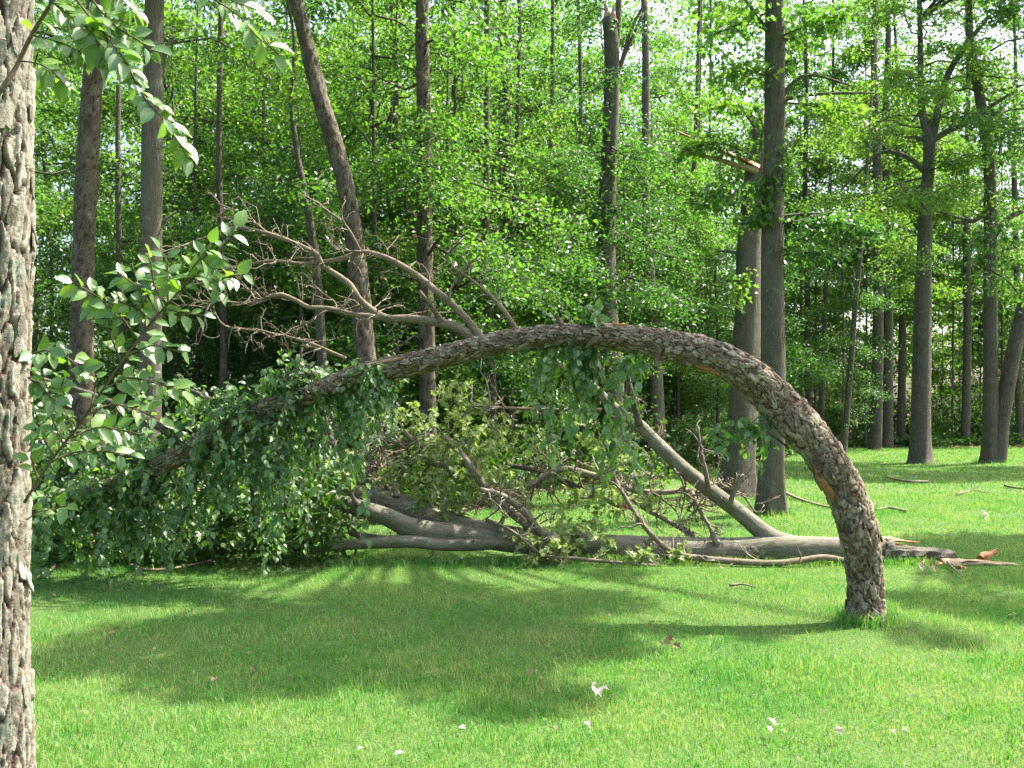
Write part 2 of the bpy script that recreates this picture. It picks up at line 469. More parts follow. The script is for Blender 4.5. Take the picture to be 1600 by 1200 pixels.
def grass_zone(y0, y1, density, h, w, tris3, mb, g, xmax=None):
    w_half = lambda y: 0.51 * y + 1.2
    area = 2 * (w_half(y0) + w_half(y1)) / 2 * (y1 - y0)
    n = int(area * density)
    y = np.sqrt(g.random(n) * (y1 ** 2 - y0 ** 2) + y0 ** 2)
    x = (g.random(n) * 2 - 1) * w_half(y)
    clump = 0.5 + 0.5 * np.sin(x * 5.1 + 1.7 * np.sin(y * 4.3)) * np.sin(y * 5.7 + 1.3 * np.sin(x * 3.9))
    keep = (y < woods_edge(x) + 0.4 + g.normal(0, .4, n)) & (g.random(n) < 0.55 + 0.45 * clump)
    x, y, clump = x[keep], y[keep], clump[keep]
    n = len(x)
    tuft = np.sin(x * 1.7 + 2 * np.sin(y * .9)) * np.sin(y * 1.9 + 1.5 * np.sin(x * 1.1))
    hh = h * (0.5 + 0.65 * g.random(n)) * (0.8 + 0.4 * clump) * (1 + .3 * tuft) * np.where(g.random(n) < .015, 1.8, 1)
    v, t = blades(n, x, y, hh, w * (0.7 + 0.6 * g.random(n)), 0.15 + 0.6 * g.random(n), tris3)
    mb.put(v, None, t)

gmb = MB(); gg = np.random.default_rng(3)
grass_zone(3.6, 6.5, 4600, 0.052, 0.0042, True, gmb, gg)
grass_zone(6.5, 10.5, 2600, 0.055, 0.0055, False, gmb, gg)
grass_zone(10.5, 19, 1000, 0.06, 0.009, False, gmb, gg)
grass_zone(19, 45, 170, 0.075, 0.02, False, gmb, gg)
for (tx, ty, tr, cnt) in ((2.69, 7.6, .15, 420), (3.94, 15.2, .2, 260), (4.17, 18.6, .3, 260), (2.33, 21.5, .3, 160), (12.2, 30, .3, 120), (14.3, 30, .4, 140), (-2.03, 3.9, .19, 300)):
    a_ = gg.random(cnt) * 6.283; rr_ = tr + np.abs(gg.normal(0, .07, cnt))
    v, t = blades(cnt, tx + np.cos(a_) * rr_, ty + np.sin(a_) * rr_, .07 + .09 * gg.random(cnt), np.full(cnt, .005 + ty * .0003), .2 + .5 * gg.random(cnt), True)
    gmb.put(v, None, t)
n_ = 2600                                     # and along the fallen log
x_ = gg.uniform(-2.2, 4.4, n_); y_ = 10.42 - np.abs(gg.normal(0, .12, n_))
v, t = blades(n_, x_, y_, .06 + .07 * gg.random(n_), np.full(n_, .007), .2 + .5 * gg.random(n_), True)
gmb.put(v, None, t)
m, nt, out = new_mat('grass')
geo = nt.nodes.new('ShaderNodeNewGeometry')
npatch = noise(nt, geo.outputs['Position'], 1.1, 5, 0.65)
s = nt.nodes.new('ShaderNodeMath'); s.operation = 'MULTIPLY_ADD'; s.inputs[1].default_value = 0.55
nt.links.new(geo.outputs['Random Per Island'], s.inputs[0]); nt.links.new(npatch, s.inputs[2])
npl = noise(nt, geo.outputs['Position'], .55, 4, .6)
s2 = nt.nodes.new('ShaderNodeMath'); s2.operation = 'MULTIPLY_ADD'; s2.inputs[1].default_value = .5; s2.inputs[2].default_value = -.25
nt.links.new(npl, s2.inputs[0])
s3 = nt.nodes.new('ShaderNodeMath'); nt.links.new(s.outputs[0], s3.inputs[0]); nt.links.new(s2.outputs[0], s3.inputs[1]); s = s3
gc = ramp(nt, s.outputs[0], [(.35, (.04, .19, .032)), (.66, (.08, .27, .048)), (.90, (.165, .335, .075)), (1.0, (.33, .37, .16))])
pb = nt.nodes.new('ShaderNodeBsdfPrincipled'); nt.links.new(gc, pb.inputs['Base Color'])
pb.inputs['Roughness'].default_value = 0.45; pb.inputs['Specular IOR Level'].default_value = 0.4
tr = nt.nodes.new('ShaderNodeBsdfTranslucent'); nt.links.new(mixc(nt, 1.0, gc, (1.3, 1.35, .5), 'MULTIPLY'), tr.inputs[0])
mx = nt.nodes.new('ShaderNodeMixShader'); mx.inputs[0].default_value = 0.4
nt.links.new(pb.outputs[0], mx.inputs[1]); nt.links.new(tr.outputs[0], mx.inputs[2]); nt.links.new(mx.outputs[0], out.inputs[0])
gr = add('grass', build_mesh('grass', np.concatenate(gmb.v), None, np.concatenate(gmb.t), shade=False), m, kind='stuff')
gr['label'] = 'short bright green lawn grass, shaded and sunlit in patches'; gr['category'] = 'grass'

# ------------------------------------------------------------------ crowns
def gen_crown(seed, z0, z1, rad, nlimb, nleaf, leaf, bare=0.0, droop=0.5, spread=0.20):
    """limbs with side twigs and leaves hung along them, in tree coordinates (trunk on the z axis)"""
    g = np.random.default_rng(seed)
    wood_mb = MB()
    pos, wts = [], []
    for k in range(nlimb):
        f = (k + g.random()) / nlimb
        z = z0 + (z1 - z0) * f
        az = k * 2.39996 + g.normal(0, .4)
        prof = (0.55 + 0.45 * math.sin(min(1, f * 1.3 + .12) * math.pi)) * (0.65 + 0.5 * g.random())
        L = rad * prof
        d = np.array([math.cos(az), math.sin(az), 0])
        rise = 0.35 * g.random() + 0.1
        t = np.linspace(0, 1, 6)
        wig = g.normal(0, .06 * L, (6, 3)); wig[0] = 0
        path = np.array([0, 0, z]) + d * (L * t)[:, None] + np.array([0, 0, 1.0]) * (L * (rise * t - droop * t ** 2 * (0.4 + .6 * g.random())))[:, None] + wig
        tube(wood_mb, path, np.linspace(0.012 + 0.007 * L, 0.004, 6), 5, 0.35, seed)
        ntw = int(5 + 3 * L)
        for q in range(ntw):
            s = 0.2 + 0.8 * g.random() ** 0.8
            p0 = np.array([np.interp(s, t, path[:, c]) for c in range(3)])
            ta = az + g.choice([-1, 1]) * (0.5 + 0.7 * g.random())
            l2 = (0.35 + 0.5 * g.random()) * L * 0.42
            dd = np.array([math.cos(ta), math.sin(ta), g.normal(0.05, .25)])
            p1 = p0 + dd * l2 * .55 + [0, 0, -.03 * l2]; p2 = p0 + dd * l2 + [0, 0, -droop * .5 * l2]
            tube(wood_mb, [p0, p1, p2], [0.009, 0.006, 0.003], 3, 0.5, seed)
            m = 9
            tt = np.linspace(.15, 1.05, m)[:, None]
            seg = p0 * (1 - tt) ** 2 + 2 * p1 * tt * (1 - tt) + p2 * tt ** 2
            pos.append(seg); wts.append(np.full(m, l2 * (0.12 + 1.3 * g.random() ** 2.2)))
    pos = np.vstack(pos); wts = np.concatenate(wts); wts /= wts.sum()
    idx = g.choice(len(pos), nleaf, p=wts)
    c = pos[idx] + g.normal(0, 1, (nleaf, 3)) * np.array([spread, spread, spread * .55])
    ax = g.normal(0, 1, (nleaf, 3)); ax[:, 2] = ax[:, 2] * .5 - .45
    nr = g.normal(0, .55, (nleaf, 3)); nr[:, 2] += 1.0
    ln = leaf * (0.6 + 0.7 * g.random(nleaf))
    return wood_mb.mesh('limbs_%d' % seed), leaf_mesh('crown_%d' % seed, T_RHOMB, c, ax, norm(nr), ln, 1.0)

CROWN = {
    'low0': gen_crown(101, 0.7, 8.5, 2.2, 26, 16000, .082),
    'low1': gen_crown(102, 1.4, 10.0, 2.6, 24, 15000, .082, droop=.7),
    'low2': gen_crown(103, 0.5, 6.0, 1.8, 20, 12000, .075, droop=.4),
    'tall0': gen_crown(104, 4.5, 15.0, 3.4, 26, 14000, .10, droop=.6),
    'tall1': gen_crown(105, 6.5, 16.0, 3.8, 24, 12000, .105, droop=.4),
    'sparse': gen_crown(108, 2.5, 13.0, 2.8, 24, 6500, .11, droop=.7),
    'far0': gen_crown(106, 1.0, 17.0, 3.4, 34, 20000, .135),
    'far1': gen_crown(107, 3.0, 18.0, 3.8, 34, 20000, .14, droop=.7),
}
for k, (w, l) in CROWN.items():
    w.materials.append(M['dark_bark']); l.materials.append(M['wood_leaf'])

def put_crown(root, kind, at_xy, rz, sc=1.0, dz=0.0):
    base = Vector(root.location)
    mtx = Matrix.Translation(Vector((at_xy[0], at_xy[1], dz))) @ Matrix.Rotation(rz, 4, 'Z') @ Matrix.Scale(sc, 4)
    w, l = CROWN[kind]
    add('twigs', w, None, root, mtx, kind='stuff')  # holds the crown's main limbs too, joined with their side twigs
    add('crown', l, None, root, mtx, kind='stuff')

def px_path(pts, d, top=None):
    """pts (px, py, width px), base first -> points and radii at depth d (or pts carry their own depth)"""
    out, rad = [], []
    for a in pts:
        dd = a[3] if len(a) > 3 else d
        out.append(P(a[0], a[1], dd)); rad.append(a[2] / F * dd / 2)
    return out, rad

def tree(name, label, d, pts, bark='grey', crowns=(), top=15.0, group=None, branches=(), broken=False, seed=1, ns=None):
    p, r = px_path(pts, d)
    base = np.array([p[0][0], d, 0.0])
    p = [base + [0, 0, -.15]] + ([] if p[0][2] < .25 else [base + [0, 0, .3]]) + p
    r = [r[0] * 1.35] + ([] if p[1][2] != .3 else [r[0] * 1.08]) + r
    if p[1][2] <= p[0][2] + .1: p[0][2] = p[1][2] - .15
    if not broken and p[-1][2] < top:
        dirv = norm(p[-1] - p[-2]) * .5 + np.array([0, 0, .5])
        k = (top - p[-1][2]) / dirv[2]
        p.append(p[-1] + dirv * k * .5 + [.1, 0, 0]); r.append(r[-1] * .75)
        p.append(p[-2] + dirv * k); r.append(r[-3] * .25 + .01)
    root = thing(name, label, 'tree', base, group)
    if bark == 'rough':
        ns = ns or 40
        me, _ = rough_trunk('trunk', p, r, ns, max(.04, d / 500), .07, .16, .022, seed)
        add('trunk', me, M['rough_bark'], root)
    else:
        ns = ns or (28 if d < 22 else 14)
        pp, rr = resample(p, r, 0.12 if d < 22 else 0.3)
        g = np.random.default_rng(seed)
        ph = g.random(4) * 6.28
        ln = np.arange(len(pp))[:, None] * .12
        a = np.arange(ns)[None, :] / ns * 6.283
        low = np.exp(-np.maximum(pp[:, 2], 0) / .35)[:, None]
        disp = rr[:, None] * (.04 * np.sin(3 * a + ph[0] + ln * .5) + .03 * np.sin(5 * a + ph[1] - ln * .8) + .05 * np.sin(ln * 1.7 + ph[2]) * np.sin(a + ph[3])
                              + low * (.10 + .34 * np.maximum(0, np.sin(5 * a + ph[1]))))
        v, q, t, b = tube_grid(pp, rr, ns, disp)
        add('trunk', build_mesh('trunk', v, q, t, {'bark': b + g.random(3) * 10}), M[bark + '_bark'], root)
    for bpts in branches:
        bp_, br_ = px_path(bpts, d)
        mb = MB(); tube(mb, bp_, br_, 8, .15, seed)
        add('branch', mb.mesh('branch'), M[('dark' if bark == 'rough' else bark) + '_bark'], root)
    for c in crowns:
        kind, dz, sc = c[0], c[1], c[2]
        off = c[3] if len(c) > 3 else (0, 0)
        zz = 5.0
        pz = np.array(p)
        ox = np.interp(zz, pz[:, 2], pz[:, 0]) - base[0]
        x, y = base[0] + ox + off[0], base[1] + off[1]
        if math.hypot(off[0], off[1]) < 1.2:
            put_crown(root, kind, (x, y), R.random() * 6.28, sc, dz)
            continue
        words = label.split()
        sap = thing('sapling_tree', 'leafy sapling behind the ' + ' '.join(words[:12]).rstrip(','), 'tree', (x, y, 0), 'saplings just behind single trunks')
        zt = {'low0': 8.5, 'low1': 10, 'low2': 6, 'sparse': 13, 'far0': 17, 'far1': 18}.get(kind, 15) * sc + dz
        mb = MB(); tube(mb, [(x, y, -.1), (x + .06, y, zt * .4), (x, y + .05, zt * .97)], [.05, .04, .012], 8, .4, 3)
        add('trunk', mb.mesh('trunk'), M['dark_bark'], sap)
        put_crown(sap, kind, (x, y), R.random() * 6.28, sc, dz)
    return root

# --- the trees that can be told apart, left to right
TREES = []
tree('rough_bark_tree', 'brown rough-barked tree leaning slightly right, leftmost trunk behind the foreground trunk', 13,
     [(120, ground_row(13), 38), (126, 600, 36), (130, 400, 33), (138, 230, 33), (148, 80, 29), (156, -60, 27)], 'rough', [('tall0', 1.5, 1.0)], seed=11)
gC = tree('grey_bark_tree', 'straight smooth grey tree with a short broken side stub, left of the leaning trunk', 12.5,
     [(231, ground_row(12.5), 37), (234, 580, 34), (236, 400, 33), (238, 230, 32), (241, 80, 30), (244, -60, 28)], 'grey', [('tall1', 1.0, 1.0)], seed=12,
     branches=[[(246, 140, 13), (254, 108, 9), (260, 72, 6), (272, 58, 4)], [(240, 390, 7), (256, 345, 5), (275, 330, 3)]])
tree('rough_bark_tree', 'rough brown trunk leaning to the left behind the dead branches of the arch', 14,
     [(592, ground_row(14), 36), (572, 560, 32), (550, 350, 28), (530, 250, 27), (505, 170, 26), (482, 80, 24), (458, -20, 22), (440, -90, 20)], 'rough', [('low1', 2.5, .9, (0, 3))], seed=13, top=13)
tree('slender_tree', 'thin dark leaning sapling trunk just left of the leaning rough trunk', 15,
     [(514, ground_row(15), 18), (505, 600, 16), (494, 420, 14), (478, 310, 11), (466, 250, 9), (455, 160, 7)], 'dark', [('low2', 1.0, 1.0, (-.5, 2.0))], seed=14, top=8)
tree('rough_bark_tree', 'dark straight rough trunk veiled with leaves, right of the leaning trunk', 16,
     [(670, ground_row(16), 28), (668, 600, 26), (664, 400, 24), (662, 200, 22), (660, 0, 20)], 'rough', [('sparse', 0, .9), ('low1', 1, 1.0, (.3, 2.6))], seed=15)
tree('slender_tree', 'pale thin broken pole high among leaves left of the veiled trunk', 20,
     [(626, ground_row(20), 16), (620, 400, 14), (618, 200, 13), (614, 0, 11)], 'grey', [('low0', .5, 1.1)], seed=16)
tree('slender_tree', 'slim dark trunk half hidden by leaves midway between veiled trunk and splintered trunk', 22,
     [(798, ground_row(22), 18), (794, 400, 16), (790, 200, 14), (787, 0, 12)], 'dark', [('low1', 0, 1.05, (-.6, 3.2)), ('sparse', 0, .8)], seed=17)
gG = tree('snapped_tree', 'grey tree with splintered broken top behind the crown of the arch', 21.5,
     [(970, 757, 46), (964, 690, 40), (957, 600, 35), (948, 480, 30), (948, 350, 28), (953, 220, 25), (957, 120, 24), (956, 60, 23), (952, 28, 22)], 'grey',
     [('low2', 2.5, 1.0, (.6, 2.2)), ('sparse', .5, .8)], broken=True, seed=18,
     branches=[[(960, 90, 12), (966, 30, 10), (968, -40, 9)], [(962, 130, 7), (985, 50, 5), (1010, 0, 4)], [(955, 150, 7), (975, 90, 5), (1005, 20, 4)]])
tree('grey_bark_tree', 'greyish trunk close right of the splintered tree, half behind hanging leaves', 25,
     [(1024, ground_row(25), 32), (1026, 680, 28), (1022, 560, 24), (1014, 420, 18), (1008, 300, 14)], 'grey', [('low0', 1.0, 1.1, (.4, 2.4))], seed=19, top=15)
gI = tree('snapped_tree', 'thick grey trunk with orange splintered top standing just behind the tall straight trunk', 18.6,
     [(1152, 775, 56), (1157, 700, 48), (1162, 600, 44), (1168, 480, 40), (1171, 380, 37), (1179, 280, 33), (1186, 205, 29)], 'grey', [], broken=True, seed=20,
     branches=[[(1176, 465, 9), (1166, 420, 7), (1150, 395, 5), (1120, 392, 3)]])
gJ = tree('grey_bark_tree', 'tall straight dark grey trunk rising from the lawn beside the arch', 15.2,
     [(1206, 805, 41), (1206, 720, 38), (1207, 560, 37), (1208, 400, 35), (1210, 200, 32), (1212, 0, 29), (1213, -100, 27)], 'grey', [], seed=21, top=17,
     branches=[[(1216, 160, 9), (1240, 128, 6), (1270, 117, 5), (1330, 134, 3)], [(1218, 158, 8), (1250, 150, 6), (1300, 146, 5), (1365, 145, 3)],
               [(1216, 258, 9), (1228, 232, 6), (1242, 214, 4)], [(1200, 50, 9), (1180, 22, 6), (1162, -5, 5)], [(1218, 75, 6), (1226, 62, 5), (1236, 58, 3)],
               [(1216, 340, 6), (1250, 335, 5), (1300, 332, 3)]])
gK = tree('forked_tree', 'pale grey tree forking into several limbs, alone at the far lawn edge', 30,
     [(1438, 722, 31), (1440, 600, 28), (1442, 450, 25), (1446, 330, 20), (1452, 230, 18), (1440, 165, 10), (1438, 60, 8), (1436, -40, 7)], 'grey', [('tall0', 2.5, 1.0), ('sparse', 3, 1.1)], seed=22,
     branches=[[(1453, 235, 14), (1466, 170, 12), (1482, 115, 10), (1512, 68, 8), (1545, 25, 6)], [(1454, 222, 11), (1480, 205, 9), (1510, 192, 8), (1560, 158, 6), (1590, 140, 4)],
               [(1448, 218, 8), (1420, 214, 6), (1395, 210, 4)], [(1446, 270, 9), (1425, 250, 8), (1405, 240, 7), (1375, 238, 6), (1350, 262, 5), (1318, 292, 3)],
               [(1446, 330, 8), (1460, 320, 6), (1475, 308, 4)], [(1448, 322, 6), (1480, 335, 5), (1520, 346, 4)]])
gL = tree('twin_stemmed_tree', 'two-stemmed tree near the right edge, one stem upright and one leaning right', 30,
     [(1547, 722, 26), (1547, 600, 22), (1548, 400, 20), (1545, 250, 18), (1530, 150, 15), (1515, 60, 12)], 'dark', [('tall1', 2.0, 1.0)], seed=23,
     branches=[[(1557, 728, 30), (1564, 660, 27), (1576, 590, 25), (1588, 530, 23), (1604, 460, 21), (1630, 360, 18), (1660, 240, 14)],
               [(1548, 370, 9), (1570, 345, 8), (1600, 322, 7), (1640, 300, 5)], [(1545, 330, 8), (1520, 345, 6), (1488, 348, 4)]])
small = [
 ('dark upright trunk at woods edge, left one of the close pair by forked tree', 40, [(1368, 703, 18), (1372, 500, 16), (1372, 300, 14), (1366, 100, 10)], 'far0'),
 ('dark upright trunk at woods edge, right one of the close pair by forked tree', 42, [(1387, 700, 17), (1388, 500, 15), (1385, 200, 12)], 'far1'),
 ('short dark trunk between the close pair and the forked tree', 47, [(1407, 693, 13), (1410, 500, 11), (1402, 300, 8)], 'far0'),
 ('slim leaning trunk at woods edge seen just above the bend of the arch', 37, [(1317, 708, 11), (1327, 600, 9), (1336, 480, 8), (1346, 380, 6)], 'low1'),
 ('thin dark trunk right of the tall straight trunk, first in the woods', 46, [(1264, 695, 11), (1262, 500, 9), (1258, 300, 8)], 'far0'),
 ('thin dark trunk second to the right of the tall straight trunk in the woods', 44, [(1281, 697, 10), (1288, 500, 8), (1294, 350, 6)], 'far1'),
 ('dark trunk in the woods between the forked tree and the two-stemmed tree', 44, [(1508, 697, 14), (1512, 500, 12), (1510, 300, 10)], 'far0'),
 ('thin dark trunk behind the leaning stem at the right edge', 46, [(1593, 694, 11), (1590, 500, 9), (1585, 250, 8)], 'far1'),
 ('very thin dark pole tree left of the thick splintered trunk', 31, [(1086, 721, 7), (1089, 500, 6), (1090, 300, 4)], 'low2'),
 ('very thin dark pole tree nearest the left side of the thick splintered trunk', 33, [(1113, 716, 6), (1111, 500, 5), (1108, 300, 4)], 'low0'),
 ('dark trunk in shade under the middle of the arch, first of four', 19, [(771, 772, 17), (768, 600, 15), (760, 400, 11)], 'low1'),
 ('dark thin trunk under the arch, second from the left of four', 21, [(800, 760, 12), (796, 600, 11), (800, 420, 8)], 'low0'),
 ('dark trunk under the arch, third from the left of four', 24, [(842, 745, 14), (846, 600, 12), (852, 420, 9)], 'low1'),
 ('dark trunk under the arch beside the splintered tree, fourth of four', 25, [(905, 741, 15), (910, 600, 13), (905, 420, 9)], 'low0'),
 ('slim leaning trunk between the greyish trunk and the thin poles', 28, [(1046, 730, 16), (1056, 620, 13), (1066, 520, 10)], 'low2'),
 ('slim dark trunk between the smooth grey tree and the leaning trunk', 17, [(345, 788, 14), (350, 500, 12), (342, 250, 9)], 'low0'),
 ('dark thin trunk deep in leaves left of the smooth grey tree', 17, [(196, 788, 12), (190, 500, 10), (184, 250, 8)], 'low1'),
]
for k, (lab, d, pts, cr) in enumerate(small):
    tree('slender_tree', lab, d, pts, 'dark', [(cr, .3 if cr.startswith('low') else 4.5, 1.0, (.2, 2.0))], seed=40 + k, group='slender trees in the woods', ns=10, top=14 if d < 29 else 21)

# --- leafy understorey saplings whose trunks are hidden
fill = {
 'leafy sapling in the shade behind the foreground trunk and its sprays': [(-60, 15, 'low0'), (40, 17, 'low1'), (70, 22, 'far0'), (-160, 20, 'low1')],
 'leafy sapling between the smooth grey tree and the leaning rough trunk': [(300, 15.5, 'low2'), (330, 19, 'low0'), (410, 17.5, 'low1'), (440, 23, 'far0'), (260, 24, 'far1'), (480, 19.5, 'low0'), (375, 21, 'low1')],
 'leafy sapling between the leaning rough trunk and the veiled trunk': [(560, 18, 'low0'), (605, 22, 'low1'), (540, 26, 'far0'), (625, 16.5, 'low2'), (590, 20, 'low1')],
 'leafy sapling between the veiled trunk and the splintered tree': [(720, 18.5, 'low2'), (740, 22, 'low0'), (845, 24.5, 'low1'), (880, 24, 'low0'), (780, 28, 'far0'), (690, 27, 'far1'), (705, 17, 'low1'), (765, 25, 'low1'), (900, 24, 'low1')],
 'leafy sapling between the splintered tree and the thick trunk': [(1010, 27, 'low1'), (1060, 25, 'low0'), (1100, 29, 'low1'), (940, 30, 'far1'), (1060, 36, 'far0'), (1120, 26, 'low2')],
 'leafy tree of the woods edge between tall straight trunk and forked tree': [(1235, 46, 'low1'), (1310, 52, 'far0'), (1250, 54, 'far0'), (1345, 48, 'low2')],
 'leafy tree of the woods edge right of the forked tree': [(1470, 50, 'low0'), (1530, 52, 'low1'), (1640, 44, 'low0'), (1500, 56, 'far1'), (1600, 53, 'far1')],
}
WORD = ('leftmost', 'second', 'third', 'fourth', 'fifth', 'sixth', 'seventh', 'eighth', 'ninth')
def ordinal(k, n):
    if k == 0: return 'leftmost'
    if k == n - 1: return 'rightmost'
    return WORD[k] + ' from left'
for zone, lst in fill.items():
    for rank, (px, d, cr) in enumerate(sorted(lst)):
        lab = ordinal(rank, len(lst)) + ' ' + zone
        d = d + (2.5 if d < 35 else 4)
        x = (px - 800) / F * d
        root = thing('sapling_tree', lab, 'tree', (x, d, 0), zone.replace('sapling', 'saplings').replace('tree of', 'trees of'))
        h = 10.0 if cr.startswith('low') else 16
        g = np.random.default_rng(int(px * 7 + d * 10) % 99991)
        pts = [np.array([x + g.normal(0, .12) * (t > 0), d + g.normal(0, .12) * (t > 0), -.1 + t * h]) for t in (0, .3, .6, 1)]
        mb = MB(); tube(mb, pts, [.055, .045, .035, .01], 8, .4, 5)
        add('trunk', mb.mesh('trunk'), M['dark_bark'], root)
        put_crown(root, cr, (x, d), g.random() * 6.28, 0.9 + 0.25 * g.random(), 0)

# --- the far wood, one mass of leaves behind everything
def far_wood():
    g = np.random.default_rng(55)
    cen, rad = [], []
    for k in range(1150):
        y = 46 + 24 * g.random(); x = (g.random() * 2 - 1) * (.6 * y + 8)
        pxx = 800 + x / y * F
        z = 24 * g.random()
        top = np.interp(pxx, [0, 500, 1100, 1200, 1300, 1480, 1600], [28, 28, 28, 24, 18, 18, 19])
        if pxx < 1180: z = 27 * g.random()
        if z > top: continue
        py_ = HORIZON - (z - EYE) / y * F
        if abs(pxx - 1290) < 55 and 190 < py_ < 340: continue
        if abs(pxx - 1570) < 40 and 190 < py_ < 300: continue
        cen.append((x, y, z)); rad.append(1.2 + 1.3 * g.random())
    cen = np.array(cen); rad = np.array(rad)
    n = 300000
    idx = g.choice(len(cen), n, p=rad ** 2 / (rad ** 2).sum())
    d = norm(g.normal(0, 1, (n, 3))) * (g.random(n) ** .5)[:, None] * rad[idx][:, None] * np.array([1.1, 1.1, .75])
    p = cen[idx] + d
    p = p[p[:, 2] > .1]; n = len(p)
    ax = g.normal(0, 1, (n, 3)); ax[:, 2] -= .5
    nr = g.normal(0, .6, (n, 3)); nr[:, 2] += 1
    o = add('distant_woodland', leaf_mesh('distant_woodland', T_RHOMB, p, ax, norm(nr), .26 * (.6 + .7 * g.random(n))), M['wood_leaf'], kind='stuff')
    o['label'] = 'distant mass of green woodland foliage behind the trees'; o['category'] = 'woodland'
far_wood()

def undergrowth():
    g = np.random.default_rng(56)
    pos, sz = [], []
    for k in range(520):
        x = g.uniform(-14, 26); e = woods_edge(x)
        y = e + g.exponential(3.0) + .4
        if abs((x / y) * F) > 1000: continue
        r = g.uniform(.25, .6) * (1 if x < 3 else 1.1); h = g.uniform(.3, 1.1) * (1.3 if x < 2 else .55)
        if x > 4 and g.random() < .45: continue
        m = int(150 * r / .4)
        q = norm(g.normal(0, 1, (m, 3))) * (g.random(m) ** .4)[:, None]
        p = np.array([x, y, h * .5]) + q * [r, r, h * .55]
        pos.append(p[p[:, 2] > .02])
    for k in range(150):                       # taller brush deeper in the wood on the right, and behind the log
        if k < 100:
            y = g.uniform(46, 58); x = g.uniform(.2, .56) * y
        else:
            y = g.uniform(17, 30); x = g.uniform(-.25, .13) * y
        r = g.uniform(.5, 1.1); h = g.uniform(.8, 2.4)
        m = int(230 * r)
        q = norm(g.normal(0, 1, (m, 3))) * (g.random(m) ** .4)[:, None]
        p = np.array([x, y, h * .5]) + q * [r, r, h * .55]
        pos.append(p[p[:, 2] > .02])
    p = np.vstack(pos); n = len(p)
    ax = g.normal(0, 1, (n, 3)); ax[:, 2] -= .1
    nr = g.normal(0, .5, (n, 3)); nr[:, 2] += 1
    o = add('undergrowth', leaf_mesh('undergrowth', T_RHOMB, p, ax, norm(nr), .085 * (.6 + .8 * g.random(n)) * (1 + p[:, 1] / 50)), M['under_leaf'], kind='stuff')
    o['label'] = 'low leafy undergrowth along the edge of the woods'; o['category'] = 'undergrowth'
    # fallen leaves on the forest floor
    n = 9000
    x = g.uniform(-14, 26, n); y = woods_edge(x) + g.exponential(4.0, n) - .3
    p = np.stack([x, y, ground_height(x, y) + .012 + .02 * g.random(n)], -1)
    ax = g.normal(0, 1, (n, 3)); ax[:, 2] *= .15
    nr = g.normal(0, .25, (n, 3)); nr[:, 2] += 1
    o = add('leaf_litter', leaf_mesh('leaf_litter', T_RHOMB, p, ax, norm(nr), .12 * (.6 + .7 * g.random(n)), 1.3), M['dry_leaf'], kind='stuff')
    o['label'] = 'dry brown leaf litter on the shaded forest floor'; o['category'] = 'leaf litter'
undergrowth()

# ------------------------------------------------------------------ canopy overhead that shades the lawn
def canopy(root, trunk_at, clumps, seed, leaf=.12):
    """clumps: (ground px, ground py, radius m, height m): leafy boughs standing between the sun and that patch of lawn"""
    g = np.random.default_rng(seed)
    pos, mb = [], MB()
    for (px, py, r, z) in clumps:
        d = EYE * F / (py - HORIZON)
        c = np.array([(px - 800) / F * d, d, 0]) + S_np / S_np[2] * z
        n = int(r * r * 2000)
        q = norm(g.normal(0, 1, (n, 3))) * (g.random(n) ** .45)[:, None] * r * np.array([1, 1, .45])
        pos.append(c + q)
        t0 = np.array([trunk_at[0], trunk_at[1], max(8.6, z - 2.2)]); mb = MB()
        mid = (t0 + c) / 2 + [0, 0, .4]
        tube(mb, [t0, mid, c + [0, 0, -.1]], [.06, .04, .012], 6, .3, seed)
        add('limb', mb.mesh('limb'), M['dark_bark'], root)
    p = np.vstack(pos); n = len(p)
    ax = g.normal(0, 1, (n, 3)); ax[:, 2] -= .3
    nr = g.normal(0, .45, (n, 3)); nr[:, 2] += 1
    add('crown', leaf_mesh('crown', T_RHOMB, p, ax, norm(nr), leaf * (.6 + .7 * g.random(n))), M['wood_leaf'], root, kind='stuff')

canopy(gJ, (3.94, 15.2), [(250, 1010, .9, 9.5), (380, 1050, .75, 10), (330, 985, .65, 10), (480, 970, .85, 9.5), (600, 1000, .95, 9), (600, 1050, .5, 9.5),
                          (720, 960, 1.0, 10), (740, 1060, .6, 10.5), (820, 1000, .8, 9), (860, 1085, .38, 9.5), (790, 1110, .3, 9), (900, 940, .7, 10), (930, 1010, .45, 10.5),
                          (90, 1040, .4, 9), (560, 928, .55, 10.5), (700, 925, .55, 9.2), (960, 900, .35, 9), (1050, 985, .22, 9), (1180, 990, .22, 10), (460, 1075, .3, 10),
                          (1470, 1000, .3, 11), (1420, 985, .22, 11)], 71)
t = thing('shade_tree', 'leafy tree just outside the right edge whose boughs shade the lawn there', 'tree', (10.8, 14.6, 0))
mb = MB(); tube(mb, [(10.8, 14.6, -.1), (10.9, 14.5, 4), (10.8, 14.7, 8), (10.9, 14.6, 13)], [.24, .19, .15, .05], 16, .2, 3)
add('trunk', mb.mesh('trunk'), M['grey_bark'], t)
canopy(t, (10.8, 14.6), [(1560, 850, 1.2, 9), (1480, 860, .7, 10), (1600, 900, 1.0, 10), (1500, 940, .7, 9), (1570, 960, .5, 9.5), (1420, 935, .35, 9), (1660, 870, 1.0, 9.5)], 72)
canopy(gK, (12.2, 30), [(1250, 742, 1.6, 15.5), (1340, 748, 1.5, 16), (1430, 750, 1.4, 15.5), (1530, 745, 1.7, 16), (1600, 735, 2.0, 17), (1170, 745, 1.2, 15.5), (1070, 745, 1.3, 16)], 73, .15)

